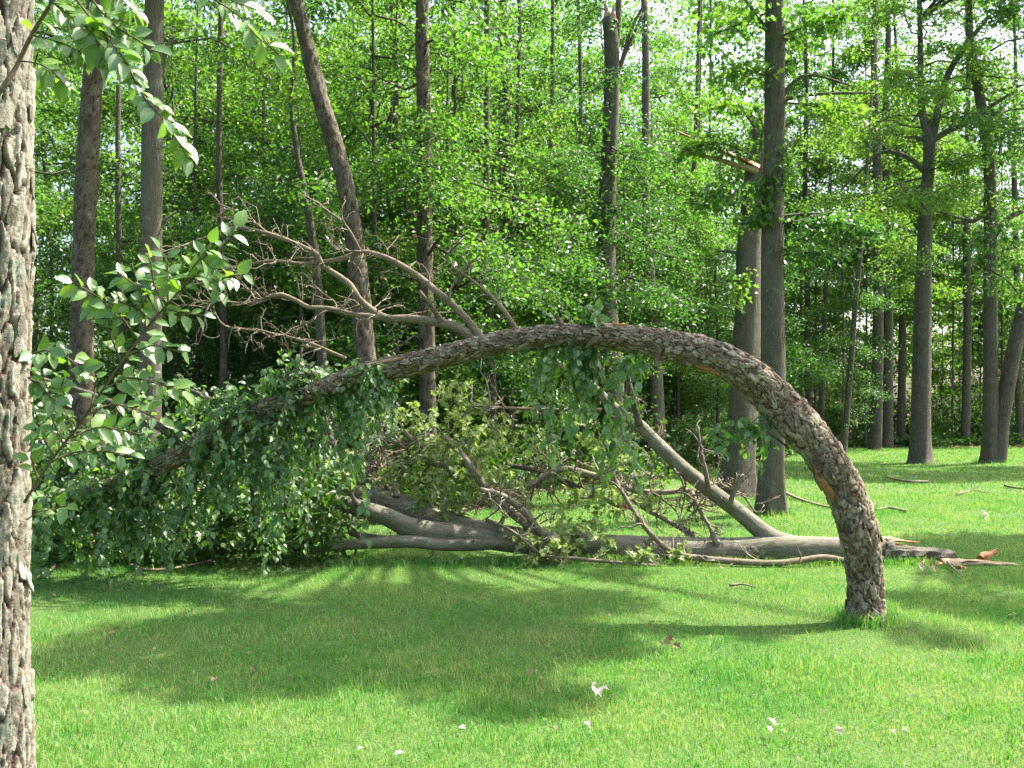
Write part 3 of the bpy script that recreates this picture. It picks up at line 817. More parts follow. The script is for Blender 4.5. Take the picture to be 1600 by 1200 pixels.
# ------------------------------------------------------------------ bark flakes
def flake_mesh(seed, aspect):
    g = np.random.default_rng(seed)
    k = 7
    a = np.sort(g.random(k) * .6 + np.arange(k)) / k * 6.283
    rr = .5 * (.75 + .4 * g.random(k))
    o = np.stack([np.cos(a) * rr, np.sin(a) * rr * aspect, 0 * a], -1)
    curl = .35 * o[:, 0] ** 2 + .10 * (o[:, 1] / aspect)
    top = o * [.93, .93, 1]; top[:, 2] = .10 - curl * .4
    bot = o.copy(); bot[:, 2] = -.06
    v = np.vstack([top, bot, [[0, 0, .13]]])
    t = [[2 * k, i, (i + 1) % k] for i in range(k)]
    q = [[i, k + i, k + (i + 1) % k, (i + 1) % k] for i in range(k)]
    return build_mesh('bark_flake', v, q, t, {'bark': v * .08 + g.random(3) * 5, 'plate': np.full(len(v), g.random()), 'crack': np.concatenate([np.zeros(k), np.full(k, .5), [0]])}, False)

def flakes(root, info, n, size, aspect, mat, seed, lo=0.0, hi=1.0):
    p, r, ln, grid = info
    g = np.random.default_rng(seed)
    var = [flake_mesh(seed * 10 + k, aspect) for k in range(8)]
    tan, _, _ = frames(p)
    rows, cols = grid.shape[:2]
    done = 0
    while done < n:
        i = int((lo + (hi - lo) * g.random()) * (rows - 1)); j = g.integers(cols)
        pos = grid[i, j]; nr = norm(pos - p[i])
        if np.dot(nr, norm(np.array([0, 0, EYE]) - pos)) < -.25: continue
        s = size * (.6 + .8 * g.random())
        y = norm(tan[i] + g.normal(0, .12, 3)); nn = norm(nr + tan[i] * g.normal(.1, .25))
        add('bark_flake', var[done % 8], mat, root, leaf_matrix(pos, y, nn, s))
        done += 1

# ------------------------------------------------------------------ foreground tree at the left edge
D0 = 3.9
p, r = px_path([(-16, ground_row(D0) + 30, 146), (-16, ground_row(D0) - 20, 138), (-16, 1200, 128), (-18, 1000, 118), (-20, 800, 116), (-19, 600, 117), (-18, 400, 120), (-15, 200, 122), (-13, 0, 122),
                (-9, -300, 122), (0, -900, 105), (10, -1600, 70)], D0)
near = thing('scaly_bark_tree', 'pale scaly-barked tree trunk in the foreground filling the left edge', 'tree', (p[0][0], D0, 0))
me, info = rough_trunk('trunk', p, r, 176, .013, .036, .18, .027, 5, .2)
add('trunk', me, M['near_bark'], near)
flakes(near, info, 150, .034, 2.8, M['near_bark'], 31, 0, .55)
put_crown(near, 'tall1', (p[-1][0] - 2.6, D0 - 1.8), 1.0, .7, 2.0)

def big_leaf(seed):
    """one broad toothed leaf, folded on its midrib and curling down"""
    g = np.random.default_rng(seed)
    ys = np.linspace(0, 1, 8)
    w = .31 * np.sin(np.pi * ys ** .8) ** .8 * (1 + .05 * g.normal(0, 1, 8)); w[0] = .01; w[-1] = 0.005
    curl = -.16 * ys ** 2 + .03 * g.normal()
    fold = .25 + .2 * g.random()
    tooth = np.where(np.arange(8) % 2, .03, 0)
    mid = np.stack([0 * ys, ys, curl], -1)
    lf = np.stack([-w, ys + tooth, curl + w * fold], -1); rt = np.stack([w, ys + tooth, curl + w * fold], -1)
    v = np.vstack([mid, lf, rt])
    q = [[i, i + 1, 8 + i + 1, 8 + i] for i in range(7)] + [[i + 1, i, 16 + i, 16 + i + 1] for i in range(7)]
    return build_mesh('leaf', v, q, None, None, True)
BIG = [big_leaf(k) for k in range(8)]
for b_ in BIG: b_.materials.append(M['near_leaf'])

def spray(root, pts, d, spacing, size, seed, mat='red_twig', w0=5, w1=2, lf0=.15, dd=0.0, double=True):
    """twig through pixel points carrying alternate leaves"""
    g = np.random.default_rng(seed)
    k = len(pts)
    pp = [P(a[0], a[1], d + dd * i / (k - 1) + g.normal(0, .03)) for i, a in enumerate(pts)]
    rr = [np.interp(i, [0, k - 1], [w0, w1]) / F * d / 2 for i in range(k)]
    mb = MB(); tube(mb, pp, rr, 6, .03, seed)
    br = add('twig', mb.mesh('twig'), M[mat], root)
    q, _ = resample(pp, rr, .01)
    ln = np.concatenate([[0], np.cumsum(np.linalg.norm(np.diff(q, axis=0), axis=1))])
    sp = spacing / F * d
    s = ln[-1] * lf0; side = 1
    while s <= ln[-1] + 1e-6:
        i = min(np.searchsorted(ln, s), len(q) - 1)
        tn = norm(q[i] - q[max(0, i - 3)]) if i > 0 else norm(q[1] - q[0])
        lat = norm(np.cross(tn, np.array([0, -1, .3]) + g.normal(0, .35, 3)))
        last = s + sp > ln[-1]
        ax = norm(tn * (.75 if not last else 1.5) + lat * side * (.8 if not last else .1) + np.array([0, 0, -.35]) + g.normal(0, .22, 3))
        nr = norm(np.array([.62, -.55, .57]) + g.normal(0, .25, 3))
        add('leaf', BIG[g.integers(8)], None, br, leaf_matrix(q[i] + ax * .008, ax, nr, size / F * d * (.65 + .6 * g.random())))
        side *= -1; s += sp * (.7 + .6 * g.random())
    return br

sp = near
spray(sp, [(38, 785), (80, 720), (130, 655), (180, 580), (228, 515), (280, 455), (330, 405), (372, 352)], 3.75, 12.2, 30, 1, w0=5, w1=2, lf0=.5)
spray(sp, [(215, 530), (185, 490), (150, 462), (112, 440)], 3.72, 7.9, 25, 2, w0=3)
spray(sp, [(228, 515), (222, 470), (212, 432), (206, 412)], 3.74, 8.6, 26, 3, w0=3)
spray(sp, [(262, 475), (263, 440), (262, 410), (252, 392)], 3.7, 8.6, 28, 4, w0=3)
spray(sp, [(255, 482), (290, 490), (318, 492)], 3.72, 9.4, 24, 5, w0=3)
spray(sp, [(290, 447), (330, 440), (365, 430), (385, 428)], 3.76, 8.6, 26, 6, w0=3)
spray(sp, [(300, 432), (330, 432), (345, 455)], 3.74, 8.6, 26, 7, w0=3)
spray(sp, [(190, 567), (172, 520), (168, 480), (160, 455)], 3.74, 9.4, 22, 8, w0=3)
spray(sp, [(200, 555), (235, 540), (265, 545), (285, 552)], 3.7, 10.1, 25, 9, w0=3)
spray(sp, [(160, 610), (200, 590), (240, 598), (285, 612)], 3.7, 10.1, 27, 10, w0=3)
spray(sp, [(135, 648), (175, 632), (215, 640), (250, 655)], 3.7, 10.8, 27, 11, w0=3)
spray(sp, [(110, 685), (150, 668), (190, 672), (225, 680)], 3.72, 10.8, 27, 12, w0=3)
spray(sp, [(42, 555), (75, 548), (110, 562), (130, 580)], 3.7, 10.8, 29, 13, w0=3)
spray(sp, [(44, 590), (60, 600), (75, 615), (88, 632)], 3.68, 9.4, 29, 14, w0=3)
spray(sp, [(85, 712), (70, 690), (60, 665), (55, 640)], 3.7, 9.4, 25, 15, w0=3)
spray(sp, [(80, 722), (110, 708), (150, 705), (200, 710)], 3.7, 10.8, 24, 16, w0=3)
spray(sp, [(60, 752), (55, 735), (48, 715), (50, 700)], 3.7, 9.4, 25, 17, w0=3)
spray(sp, [(42, 812), (60, 800), (85, 795), (105, 790)], 3.7, 13.0, 25, 18, w0=2.5)
spray(sp, [(140, 645), (150, 600), (140, 575)], 3.73, 10.8, 24, 19, w0=3)
spray(sp, [(248, 492), (225, 455), (205, 440), (185, 428)], 3.68, 8, 26, 41, w0=2.5)
spray(sp, [(240, 500), (205, 478), (175, 470), (145, 478)], 3.7, 8, 25, 42, w0=2.5)
spray(sp, [(285, 452), (300, 420), (318, 398), (330, 378)], 3.72, 9, 27, 43, w0=2.5)
spray(sp, [(255, 480), (240, 440), (236, 410), (230, 398)], 3.68, 9, 27, 47, w0=2.5)
spray(sp, [(100, 695), (80, 650), (75, 610), (60, 575)], 3.66, 11, 29, 48, w0=2.5)
spray(sp, [(120, 668), (100, 640), (95, 610), (100, 590)], 3.66, 11, 27, 49, w0=2.5)
spray(sp, [(-5, 150), (25, 105), (52, 50), (90, -10), (120, -60)], 3.5, 18.7, 30, 20, w0=8, w1=5, lf0=.4)
spray(sp, [(30, 95), (62, 100), (85, 115), (108, 140)], 3.5, 7.2, 28, 21, w0=3)
spray(sp, [(50, 55), (80, 62), (105, 70), (128, 84)], 3.5, 8.6, 28, 22, w0=3)
spray(sp, [(100, -30), (135, 20), (165, 55), (195, 95), (215, 135), (240, 170), (265, 198), (292, 245)], 3.45, 10.1, 32, 23, w0=4)
spray(sp, [(130, -20), (160, 20), (185, 45), (215, 62), (235, 80)], 3.5, 7.9, 32, 24, w0=4)
spray(sp, [(60, -20), (90, 10), (120, 32), (150, 60), (160, 110)], 3.5, 7.9, 34, 25, w0=4)
spray(sp, [(150, -40), (190, 0), (215, 20)], 3.5, 7.9, 32, 26, w0=4)
spray(sp, [(290, -30), (335, 0), (370, 22), (405, 60), (442, 90)], 3.45, 13.0, 34, 27, w0=3)
spray(sp, [(310, -40), (350, -5), (400, 15)], 3.5, 11.5, 32, 28, w0=3)
spray(sp, [(165, 55), (180, 90), (205, 118)], 3.47, 7.9, 30, 29, w0=3)

# ------------------------------------------------------------------ the bent tree
def bd(x): return 7.6 + (1355 - x) / 1310 * 1.9
ARCH = [(1357, 994, 84), (1355, 972, 64), (1354, 945, 55), (1352, 900, 54), (1341, 830, 59), (1321, 770, 60), (1303, 738, 62), (1286, 708, 57), (1250, 664, 60), (1210, 620, 58), (1165, 585, 55), (1110, 560, 50), (1050, 541, 46), (980, 528, 43),
        (900, 525, 39), (820, 532, 36), (740, 545, 34), (650, 566, 34), (560, 590, 34), (480, 620, 33), (400, 645, 32), (330, 683, 32), (260, 720, 30), (200, 748, 26), (150, 764, 19), (100, 778, 15), (45, 800, 13)]
_g = np.random.default_rng(91)
ap, ar = px_path([(a[0] + _g.normal(0, 1.5), a[1] + _g.normal(0, 2), a[2] * (1 + _g.normal(0, .03)), bd(a[0]) + _g.normal(0, .02)) for a in ARCH], 8)
bent = thing('bent_tree', 'scaly-barked living tree bent over into a full arch above the lawn', 'tree', (ap[0][0], 7.6, 0))
me, binfo = rough_trunk('trunk', ap, ar, 120, .011, .036, .080, .027, 9, .28)
add('trunk', me, M['bent_bark'], bent)
flakes(bent, binfo, 300, .038, 1.8, M['bent_bark'], 33, 0, .8)
bp_, br_, bln, bgrid = binfo
bpx = 800 + bp_[:, 0] / bp_[:, 1] * F
bpy_row = HORIZON - (bp_[:, 2] - EYE) / bp_[:, 1] * F

def gash(px, py, rows, cols, mat, name='exposed_wood'):
    """lens of bare wood following the trunk surface"""
    gp = 800 + bgrid[..., 0] / bgrid[..., 1] * F; gyr = HORIZON - (bgrid[..., 2] - EYE) / bgrid[..., 1] * F
    dist = np.hypot(gp - px, gyr - py) + np.where(bgrid[..., 1] > bp_[:, None, 1] + .02, 50, 0)
    i0, j0 = np.unravel_index(np.argmin(dist), dist.shape)
    n, m = 13, 7
    v = []
    g = np.random.default_rng(int(px))
    for a in np.linspace(-1, 1, n):
        wd = (1 - a * a) ** .7
        for b in np.linspace(-1, 1, m):
            i = int(np.clip(i0 + a * rows, 1, len(bp_) - 2)); j = int(round(j0 + b * cols * wd)) % bgrid.shape[1]
            nr = norm(bgrid[i, j] - bp_[i])
            v.append(bp_[i] + nr * (br_[i] + .012 + .006 * g.random() - .02 * (abs(b) > .9)))
    q = [[k * m + l, k * m + l + 1, (k + 1) * m + l + 1, (k + 1) * m + l] for k in range(n - 1) for l in range(m - 1)]
    add(name, build_mesh(name, np.array(v), q), M[mat], bent, label='orange bare wood where the bark has split')
gash(1292, 764, 13, 5, 'fresh_wood')
gash(1106, 577, 10, 4, 'fresh_wood')
gash(970, 508, 6, 4, 'fresh_wood')
gash(596, 568, 20, 3, 'pale_wood')

def stubs(root, pts, mat, seed, name='stub'):
    """short snapped branch ends: (px, py, depth, dx, dy, width px)"""
    for k, (px, py, d, dx, dy, w) in enumerate(pts):
        g = np.random.default_rng(seed + k)
        A = P(px, py, d); B = P(px + dx, py + dy, d - .06 * g.random()); r0 = w / F * d / 2
        mb = MB(); tube(mb, [A, A * .75 + B * .25, (A + B) / 2 + g.normal(0, .008, 3), B], [r0 * 1.7, r0 * 1.15, r0, r0 * .7], 9, .02, seed)
        add(name, mb.mesh(name), M[mat], root)
def branch_px(root, pts, d, mat, ns=8, name='branch', seed=1, step=.06, label=None, jit=.0):
    g = np.random.default_rng(seed)
    pp, rr = px_path([(a[0], a[1], a[2], (a[3] if len(a) > 3 else (d(a[0]) if callable(d) else d)) + g.normal(0, jit)) for a in pts], 1)
    mb = MB(); tube(mb, pp, rr, ns, step, seed)
    return add(name, mb.mesh(name), M[mat], root, label=label), pp, rr

stubs(bent, [(1180, 600, bd(1180) - .1, 14, -30, 9), (1030, 545, bd(1030) - .08, -6, 30, 8), (880, 515, bd(880), -10, -26, 8), (1335, 850, bd(1335) - .1, -22, -10, 9), (690, 560, bd(690) - .08, -8, 24, 7), (930, 530, bd(930) - .1, -14, 14, 8)], 'red_twig', 700)
def twiglets(root, pp, n, length, rad, mat, seed, up=.2, sub=2, name='twigs'):
    """fine dead twigs along a branch, forking again"""
    g = np.random.default_rng(seed)
    q, _ = resample(pp, [1] * len(pp), .03)
    mb = MB()
    def grow(p0, d, L, r, lev):
        k = 4
        pts = [p0]
        for s in range(k):
            d = norm(d + g.normal(0, .28, 3)); pts.append(pts[-1] + d * L / k)
        tube(mb, pts, np.linspace(r, r * .35, k + 1), 4, .06, seed)
        if lev > 0:
            for _ in range(g.integers(1, 4)):
                i = g.integers(1, k + 1)
                grow(pts[i], norm(d + g.normal(0, .7, 3)), L * (.35 + .35 * g.random()), r * .55, lev - 1)
    for _ in range(n):
        i = g.integers(len(q) // 5, len(q))
        tn = norm(q[i] - q[max(0, i - 2)]) if i > 1 else norm(q[2] - q[0])
        grow(q[i], norm(tn * .7 + g.normal(0, .7, 3) + [0, 0, up]), length * (.5 + .8 * g.random()), rad * (.7 + .6 * g.random()), sub)
    return add(name, mb.mesh(name), M[mat], root, kind='stuff')

bb = lambda x: bd(x) + .15
dead = [
 ([(746, 538, 16), (720, 514, 15), (685, 504, 14), (640, 498, 13), (604, 497, 12), (578, 482, 11), (560, 466, 11), (548, 446, 10), (530, 432, 9), (503, 414, 8), (496, 398, 8), (460, 380, 7), (422, 366, 7), (390, 358, 6), (366, 356, 5), (330, 368, 4), (280, 386, 3)], 14, .30),
 ([(756, 535, 14), (730, 500, 12), (702, 472, 11), (676, 450, 10), (651, 430, 10), (617, 409, 9), (590, 398, 8), (563, 394, 9), (535, 404, 8), (506, 409, 7), (470, 412, 6), (422, 408, 5), (364, 418, 4), (330, 430, 3)], 16, .32),
 ([(812, 525, 9), (792, 492, 8), (769, 465, 6), (740, 440, 5), (709, 418, 4)], 5, .22),
 ([(612, 500, 9), (580, 494, 8), (550, 491, 8), (515, 482, 7), (482, 480, 7), (468, 472, 7), (459, 468, 7), (440, 460, 7), (425, 462, 6), (400, 472, 5), (375, 474, 4), (340, 470, 3), (318, 480, 2)], 18, .35),
 ([(690, 504, 10), (678, 484, 8), (655, 455, 6)], 0, 0),
 ([(563, 394, 5), (552, 370, 4), (536, 347, 3), (515, 332, 3), (499, 318, 2)], 5, .2),
 ([(702, 470, 4), (704, 452, 4), (716, 434, 3), (735, 412, 2), (752, 396, 2)], 3, .15),
 ([(420, 366, 4), (395, 345, 3), (370, 330, 2), (340, 318, 2)], 6, .25),
 ([(563, 393, 4), (540, 392, 3), (522, 388, 2), (508, 368, 2)], 3, .15),
 ([(540, 560, 6), (480, 535, 5), (420, 520, 4), (360, 512, 3)], 14, .3),
]
for k, (pts, n, L) in enumerate(dead):
    o, pp, rr = branch_px(bent, pts, bb, 'twig_bark' if k != 4 else 'red_twig', 8, 'branch', 80 + k, .05, jit=.03)
    if n: twiglets(o, pp, int(n * 1.7), L, .0075, 'twig_bark' if k % 2 else 'pale_twig', 90 + k, .1)

def arch_at(x):
    i = np.argmin(np.abs(bpx - x))
    return bp_[i], br_[i]

LP, LA, LN, LL = [], [], [], []       # leaves of the bent tree
def drape(mb, p0, out_dir, length, rise, g, spacing=.034, size=.072, ground=True):
    """thin shoot that leaves p0, rises a little and hangs down, leaves along it"""
    n = 9
    t = np.linspace(0, 1, n)
    out = out_dir * length * g.uniform(.25, .8)
    pts = p0 + out * (1 - (1 - t) ** 2)[:, None] + np.array([0, 0, 1.0]) * (rise * np.sin(t * 2.2) - (length) * t ** 1.8)[:, None] + np.cumsum(g.normal(0, .028, (n, 3)), 0)
    if ground: pts[:, 2] = np.maximum(pts[:, 2], .02 + .03 * g.random())
    tube(mb, pts, np.linspace(.004, .0012, n), 3, .12, 3)
    q, _ = resample(pts, [1] * n, .02)
    ln = np.concatenate([[0], np.cumsum(np.linalg.norm(np.diff(q, axis=0), axis=1))])
    for s in np.arange(.04, ln[-1], spacing):
        i = min(np.searchsorted(ln, s), len(q) - 1)
        tn = norm(q[i] - q[max(0, i - 2)]) if i > 0 else norm(q[1] - q[0])
        lat = norm(np.cross(tn, g.normal(0, 1, 3)))
        LP.append(q[i] + g.normal(0, .012, 3)); LA.append(norm(tn * .5 + lat * .75 + np.array([0, 0, -.55])))
        LN.append(norm(lat * .3 + np.array([.5, -.55, .62]) + g.normal(0, .36, 3))); LL.append(size * (.6 + .6 * g.random()))

g = np.random.default_rng(77)
tw = MB()
def many(n, x0, x1, l0, l1, rise, fb=0.0, off=0.0, spread=1.0):
    for _ in range(max(2, n // 6)):                   # shoots come in bunches, bare gaps between them
        x = g.uniform(x0, x1)
        a0 = g.uniform(0, 6.283); L0 = g.uniform(l0, l1); sz = g.uniform(.065, .098)
        for _ in range(g.integers(3, 8)):
            c, rad = arch_at(x + g.normal(0, 7))
            a = a0 + g.normal(0, .5)
            od = norm(np.array([math.cos(a), math.sin(a) + fb, .15])) * spread
            drape(tw, c + od * rad * .7 + np.array([0, 0, off]), od, L0 * g.uniform(.45, 1.15), rise * g.random(), g, size=sz)
many(55, 50, 200, .3, .9, .15, -.1)
many(60, 190, 400, .35, 1.0, .05, .9, -.06)
many(22, 200, 420, .3, .9, 0, -.6, -.12, .5)
many(46, 365, 480, .7, 1.4, .08, -.2, 0, .5)
many(20, 460, 530, .3, 1.1, .06, -.1, 0, .5)
many(64, 480, 635, .2, .72, .06, -.1, 0, .6)
many(44, 850, 1040, .25, .95, .04, .1, -.05, .45)
many(60, 150, 540, .12, .35, .30, .7, .08)
many(26, 400, 540, .1, .22, .12, -.1, .06, .7)
many(16, 825, 965, .1, .22, .22, .3, .06, .6)
# leafy boughs of the bent crown reaching left and down to the grass
boughs = [[(300, 700, 16, 9.1), (220, 650, 12, 9.2), (140, 615, 9, 9.3), (60, 590, 6, 9.4)], [(240, 728, 14, 9.2), (150, 700, 11, 9.0), (60, 690, 8, 8.9)],
          [(380, 660, 12, 9.0), (320, 620, 9, 9.1), (260, 600, 6, 9.2), (190, 588, 4, 9.4)], [(200, 748, 14, 9.3), (120, 800, 10, 9.5), (40, 840, 7, 9.8)],
          [(330, 690, 12, 9.1), (300, 760, 9, 9.0), (280, 830, 6, 9.1)], [(420, 640, 12, 9.0), (430, 700, 9, 8.8), (440, 780, 6, 8.8)],
          [(230, 735, 12, 9.2), (200, 790, 9, 9.3), (150, 850, 6, 9.5)], [(260, 722, 12, 9.2), (260, 790, 9, 9.8), (240, 850, 6, 10.1)],
          [(360, 668, 10, 9.1), (390, 740, 8, 9.5), (400, 830, 5, 9.7)], [(470, 622, 10, 8.9), (500, 600, 7, 9.0), (470, 580, 5, 9.0), (430, 590, 3, 9.0)]]
for k, b in enumerate(boughs):
    o, pp, rr = branch_px(bent, b, 9, 'dark_bark', 6, 'branch', 120 + k)
    q, _ = resample(pp, [1] * len(pp), .02)
    for _ in range(24):
        i = g.integers(3, len(q)); a = g.uniform(0, 6.283)
        drape(tw, q[i], np.array([math.cos(a), math.sin(a), .2]), g.uniform(.12, .5), .08 * g.random(), g)
o, pp, rr = branch_px(bent, [(1232, 700, 4, 7.85), (1205, 680, 3.5, 7.8), (1165, 668, 3, 7.75), (1125, 676, 2.5, 7.7), (1098, 690, 2, 7.7)], 8, 'red_twig', 6, 'branch', 140)
q, _ = resample(pp, [1] * 5, .02)
for _ in range(16):
    i = g.integers(2, len(q)); a = g.uniform(0, 6.283)
    drape(tw, q[i], np.array([math.cos(a), math.sin(a), .2]), g.uniform(.04, .16), .03, g, .03)
add('shoots', tw.mesh('shoots'), M['red_twig'], bent, kind='stuff')
LP, LA, LN, LL = map(np.array, (LP, LA, LN, LL))
lrow = HORIZON - (LP[:, 2] - EYE) / LP[:, 1] * F
score = LL / LP[:, 1] - np.where(LP[:, 1] > bd(800 + LP[:, 0] / LP[:, 1] * F) + .05, .01, 0) + g.random(len(LL)) * .002
pick = np.argsort(-score)[:300]
rest = np.ones(len(LL), bool); rest[pick] = False
unit = [build_mesh('leaf', T_OVATE[0] * [s_, 1, 1 + .4 * k], None, T_OVATE[1], None, False) for k, s_ in enumerate((.95, 1.05, 1.15, 1.0))]
for k, i in enumerate(pick):
    add('leaf', unit[k % 4], M['bent_leaf'], bent, leaf_matrix(LP[i], LA[i], LN[i], LL[i]))
add('foliage', leaf_mesh('foliage', T_OVATE, LP[rest], LA[rest], LN[rest], LL[rest], 1.05), M['bent_leaf'], bent, kind='stuff')
print('bent leaves', len(LL))

# ------------------------------------------------------------------ the fallen tree
fallen = thing('fallen_tree', 'smooth grey fallen tree lying on the grass behind the arch, wilted leaves on its branches', 'tree', (3.6, 10.3, 0))
LOG = [(1392, 857, 40, 10.6), (1330, 858, 39, 10.6), (1262, 857, 40, 10.6), (1210, 857, 42, 10.6), (1150, 859, 38, 10.6), (1050, 857, 36, 10.6), (950, 853, 36, 10.62), (880, 849, 37, 10.65), (800, 843, 40, 10.65), (720, 827, 42, 10.7),
       (660, 804, 38, 10.75), (600, 783, 34, 10.8), (540, 769, 30, 10.9), (500, 762, 27, 10.95), (430, 750, 23, 11.05), (340, 745, 18, 11.2), (250, 742, 12, 11.4)]
pp, rr = px_path(LOG, 10)
p2, r2 = resample(pp, rr, .05)
g = np.random.default_rng(21)
ns = 40
a = np.arange(ns)[None, :] / ns * 6.283; lnn = np.arange(len(p2))[:, None] * .05
disp = r2[:, None] * (.03 * np.sin(2 * a + lnn * 1.1) + .025 * np.sin(3 * a - lnn * 2.3 + 1) + .03 * np.sin(lnn * 3.1) * np.sin(a + 2))
v, q, t_, b = tube_grid(p2, r2, ns, disp)
add('trunk', build_mesh('trunk', v, q, t_, {'bark': b}), M['smooth_bark'], fallen)
fb = [
 ([(800, 842, 34, 10.34), (750, 838, 40, 10.3), (690, 833, 40, 10.22), (640, 824, 38, 10.18), (600, 806, 33, 10.18), (540, 787, 28, 10.2), (480, 773, 25, 10.25), (420, 760, 22, 10.3), (345, 748, 18, 10.4), (290, 742, 13, 10.5)], 'smooth_bark', 12, 6, .3),
 ([(810, 846, 20, 10.32), (750, 850, 24, 10.22), (690, 850, 25, 10.15), (640, 846, 24, 10.1), (560, 850, 20, 10.1), (505, 856, 13, 10.1), (485, 860, 8, 10.1)], 'smooth_bark', 10, 4, .25),
 ([(760, 838, 14, 10.36), (640, 845, 13, 10.5), (560, 836, 11, 10.5), (545, 829, 9, 10.5)], 'smooth_bark', 8, 0, 0),
 ([(1310, 860, 36, 10.3), (1255, 857, 44, 10.31), (1222, 849, 40, 10.33), (1194, 833, 34, 10.35), (1152, 798, 29, 10.4), (1104, 762, 28, 10.45), (1056, 722, 27, 10.5), (1015, 681, 24, 10.5), (998, 664, 23, 10.5), (967, 643, 19, 10.5), (922, 601, 16, 10.5), (880, 572, 13, 10.5), (840, 552, 9, 10.6)], 'smooth_bark', 12, 5, .3),
 ([(1000, 665, 12, 10.45), (990, 630, 10, 10.4), (982, 595, 8, 10.35), (976, 560, 6, 10.3)], 'dark_bark', 8, 4, .2),
 ([(1108, 768, 9, 10.38), (1102, 735, 7, 10.3), (1094, 700, 6, 10.3), (1090, 665, 4, 10.3)], 'twig_bark', 6, 4, .2),
 ([(1140, 790, 9, 10.3), (1148, 765, 8, 10.2), (1162, 742, 7, 10.15)], 'pale_twig', 6, 3, .2),
 ([(1335, 880, 9, 10.05), (1290, 871, 10, 10.0), (1250, 876, 10, 9.95), (1200, 880, 10, 9.9), (1100, 873, 10, 9.9), (1050, 862, 9, 9.95), (1015, 832, 8, 10.0), (985, 790, 7, 10.1), (962, 750, 6, 10.2), (955, 720, 4, 10.3)], 'twig_bark', 8, 12, .3),
 ([(1120, 790, 5, 10.8), (1085, 768, 8, 10.8), (1040, 769, 9, 10.8), (1000, 768, 10, 10.8), (960, 754, 11, 10.8), (920, 741, 11, 10.8), (880, 733, 11, 10.8), (850, 745, 10, 10.8), (815, 765, 9, 10.7), (780, 790, 8, 10.6)], 'pale_twig', 8, 14, .35),
 ([(975, 791, 11, 10.6), (930, 776, 10, 10.7), (890, 756, 10, 10.8), (840, 736, 9, 10.9), (790, 728, 7, 11.0), (740, 735, 5, 11.1)], 'dark_bark', 8, 6, .3),
 ([(1080, 768, 8, 10.7), (1095, 800, 7, 10.6), (1110, 825, 6, 10.5), (1120, 842, 5, 10.4)], 'pale_twig', 6, 8, .3),
 ([(960, 752, 6, 10.8), (1000, 790, 6, 10.7), (1040, 812, 7, 10.6), (1085, 838, 8, 10.5)], 'twig_bark', 6, 6, .25),
 ([(860, 846, 22, 10.3), (830, 822, 21, 10.3), (795, 796, 19, 10.32), (762, 765, 17, 10.35), (735, 730, 14, 10.4), (712, 700, 12, 10.4), (690, 680, 9, 10.4)], 'pale_twig', 10, 10, .3),
 ([(850, 838, 14, 10.25), (820, 800, 12, 10.2), (785, 775, 10, 10.1), (750, 765, 8, 10.0)], 'pale_twig', 8, 8, .3),
 ([(700, 728, 10, 10.7), (672, 722, 11, 10.7), (655, 706, 11, 10.7), (630, 696, 11, 10.7), (610, 688, 9, 10.7), (575, 682, 6, 10.7)], 'pale_twig', 8, 10, .3),
 ([(655, 706, 9, 10.7), (645, 690, 8, 10.65), (632, 674, 7, 10.6)], 'pale_twig', 6, 2, .15),
 ([(940, 640, 5, 10.9), (860, 640, 5, 10.9), (800, 638, 5, 10.9), (740, 634, 3, 10.9)], 'twig_bark', 6, 10, .35),
 ([(760, 812, 6, 10.1), (800, 830, 5, 9.95), (850, 868, 6, 9.9), (900, 873, 6, 9.85), (1000, 882, 5, 9.8), (1030, 884, 3, 9.8)], 'twig_bark', 6, 12, .22),
 ([(470, 740, 9, 10.9), (430, 700, 7, 10.9), (400, 660, 5, 10.9)], 'twig_bark', 6, 14, .4),
 ([(560, 770, 9, 10.8), (530, 730, 7, 10.9), (510, 680, 5, 11), (520, 640, 3, 11)], 'twig_bark', 6, 16, .45),
 ([(620, 790, 9, 10.8), (600, 750, 7, 11), (590, 700, 5, 11.2)], 'twig_bark', 6, 16, .45),
 ([(340, 748, 9, 10.9), (290, 790, 7, 10.6), (240, 830, 5, 10.4)], 'twig_bark', 6, 14, .4),
]
for k, (pts, mat, ns_, n, L) in enumerate(fb):
    o, pp, rr = branch_px(fallen, [(a[0], a[1], a[2] * (.86 if a[2] > 12 else 1), a[3] + .3) for a in pts], 10, mat, ns_ + 2, 'branch', 200 + k, .05)
    if n: twiglets(o, pp, int(n * 2.4), L, .0105, 'pale_twig' if k % 3 else 'twig_bark', 230 + k, .15)

g = np.random.default_rng(611)
for k in range(8, 34):                       # tangle of crooked dead boughs round the limb and the left forks
    if k < 20: x0, y0, dx, dy = g.uniform(985, 1125), g.uniform(715, 790), g.uniform(-40, 75), g.uniform(25, 85)
    elif k < 28: x0, y0, dx, dy = g.uniform(520, 640), g.uniform(690, 770), g.uniform(-70, 40), g.uniform(-75, 10)
    else: x0, y0, dx, dy = g.uniform(780, 930), g.uniform(700, 800), g.uniform(-70, 70), g.uniform(-70, 30)
    d0 = g.uniform(10.55, 11.2); w = g.uniform(3.4, 5.8)
    pts = [(x0 + dx * t_ + (g.normal(0, 8) if 0 < t_ else 0), min(y0 + dy * t_ + (g.normal(0, 8) if 0 < t_ else 0), 868), w * (1 - .65 * t_), d0 + .25 * t_ * g.normal()) for t_ in (0, .25, .5, .75, 1)]
    o, pp, rr = branch_px(fallen, pts, 10, ('pale_twig', 'twig_bark')[k % 2], 6, 'branch', 620 + k, .04)
    twiglets(o, pp, 5, .22, .008, ('pale_twig', 'twig_bark')[k % 2], 660 + k, .1, 1)
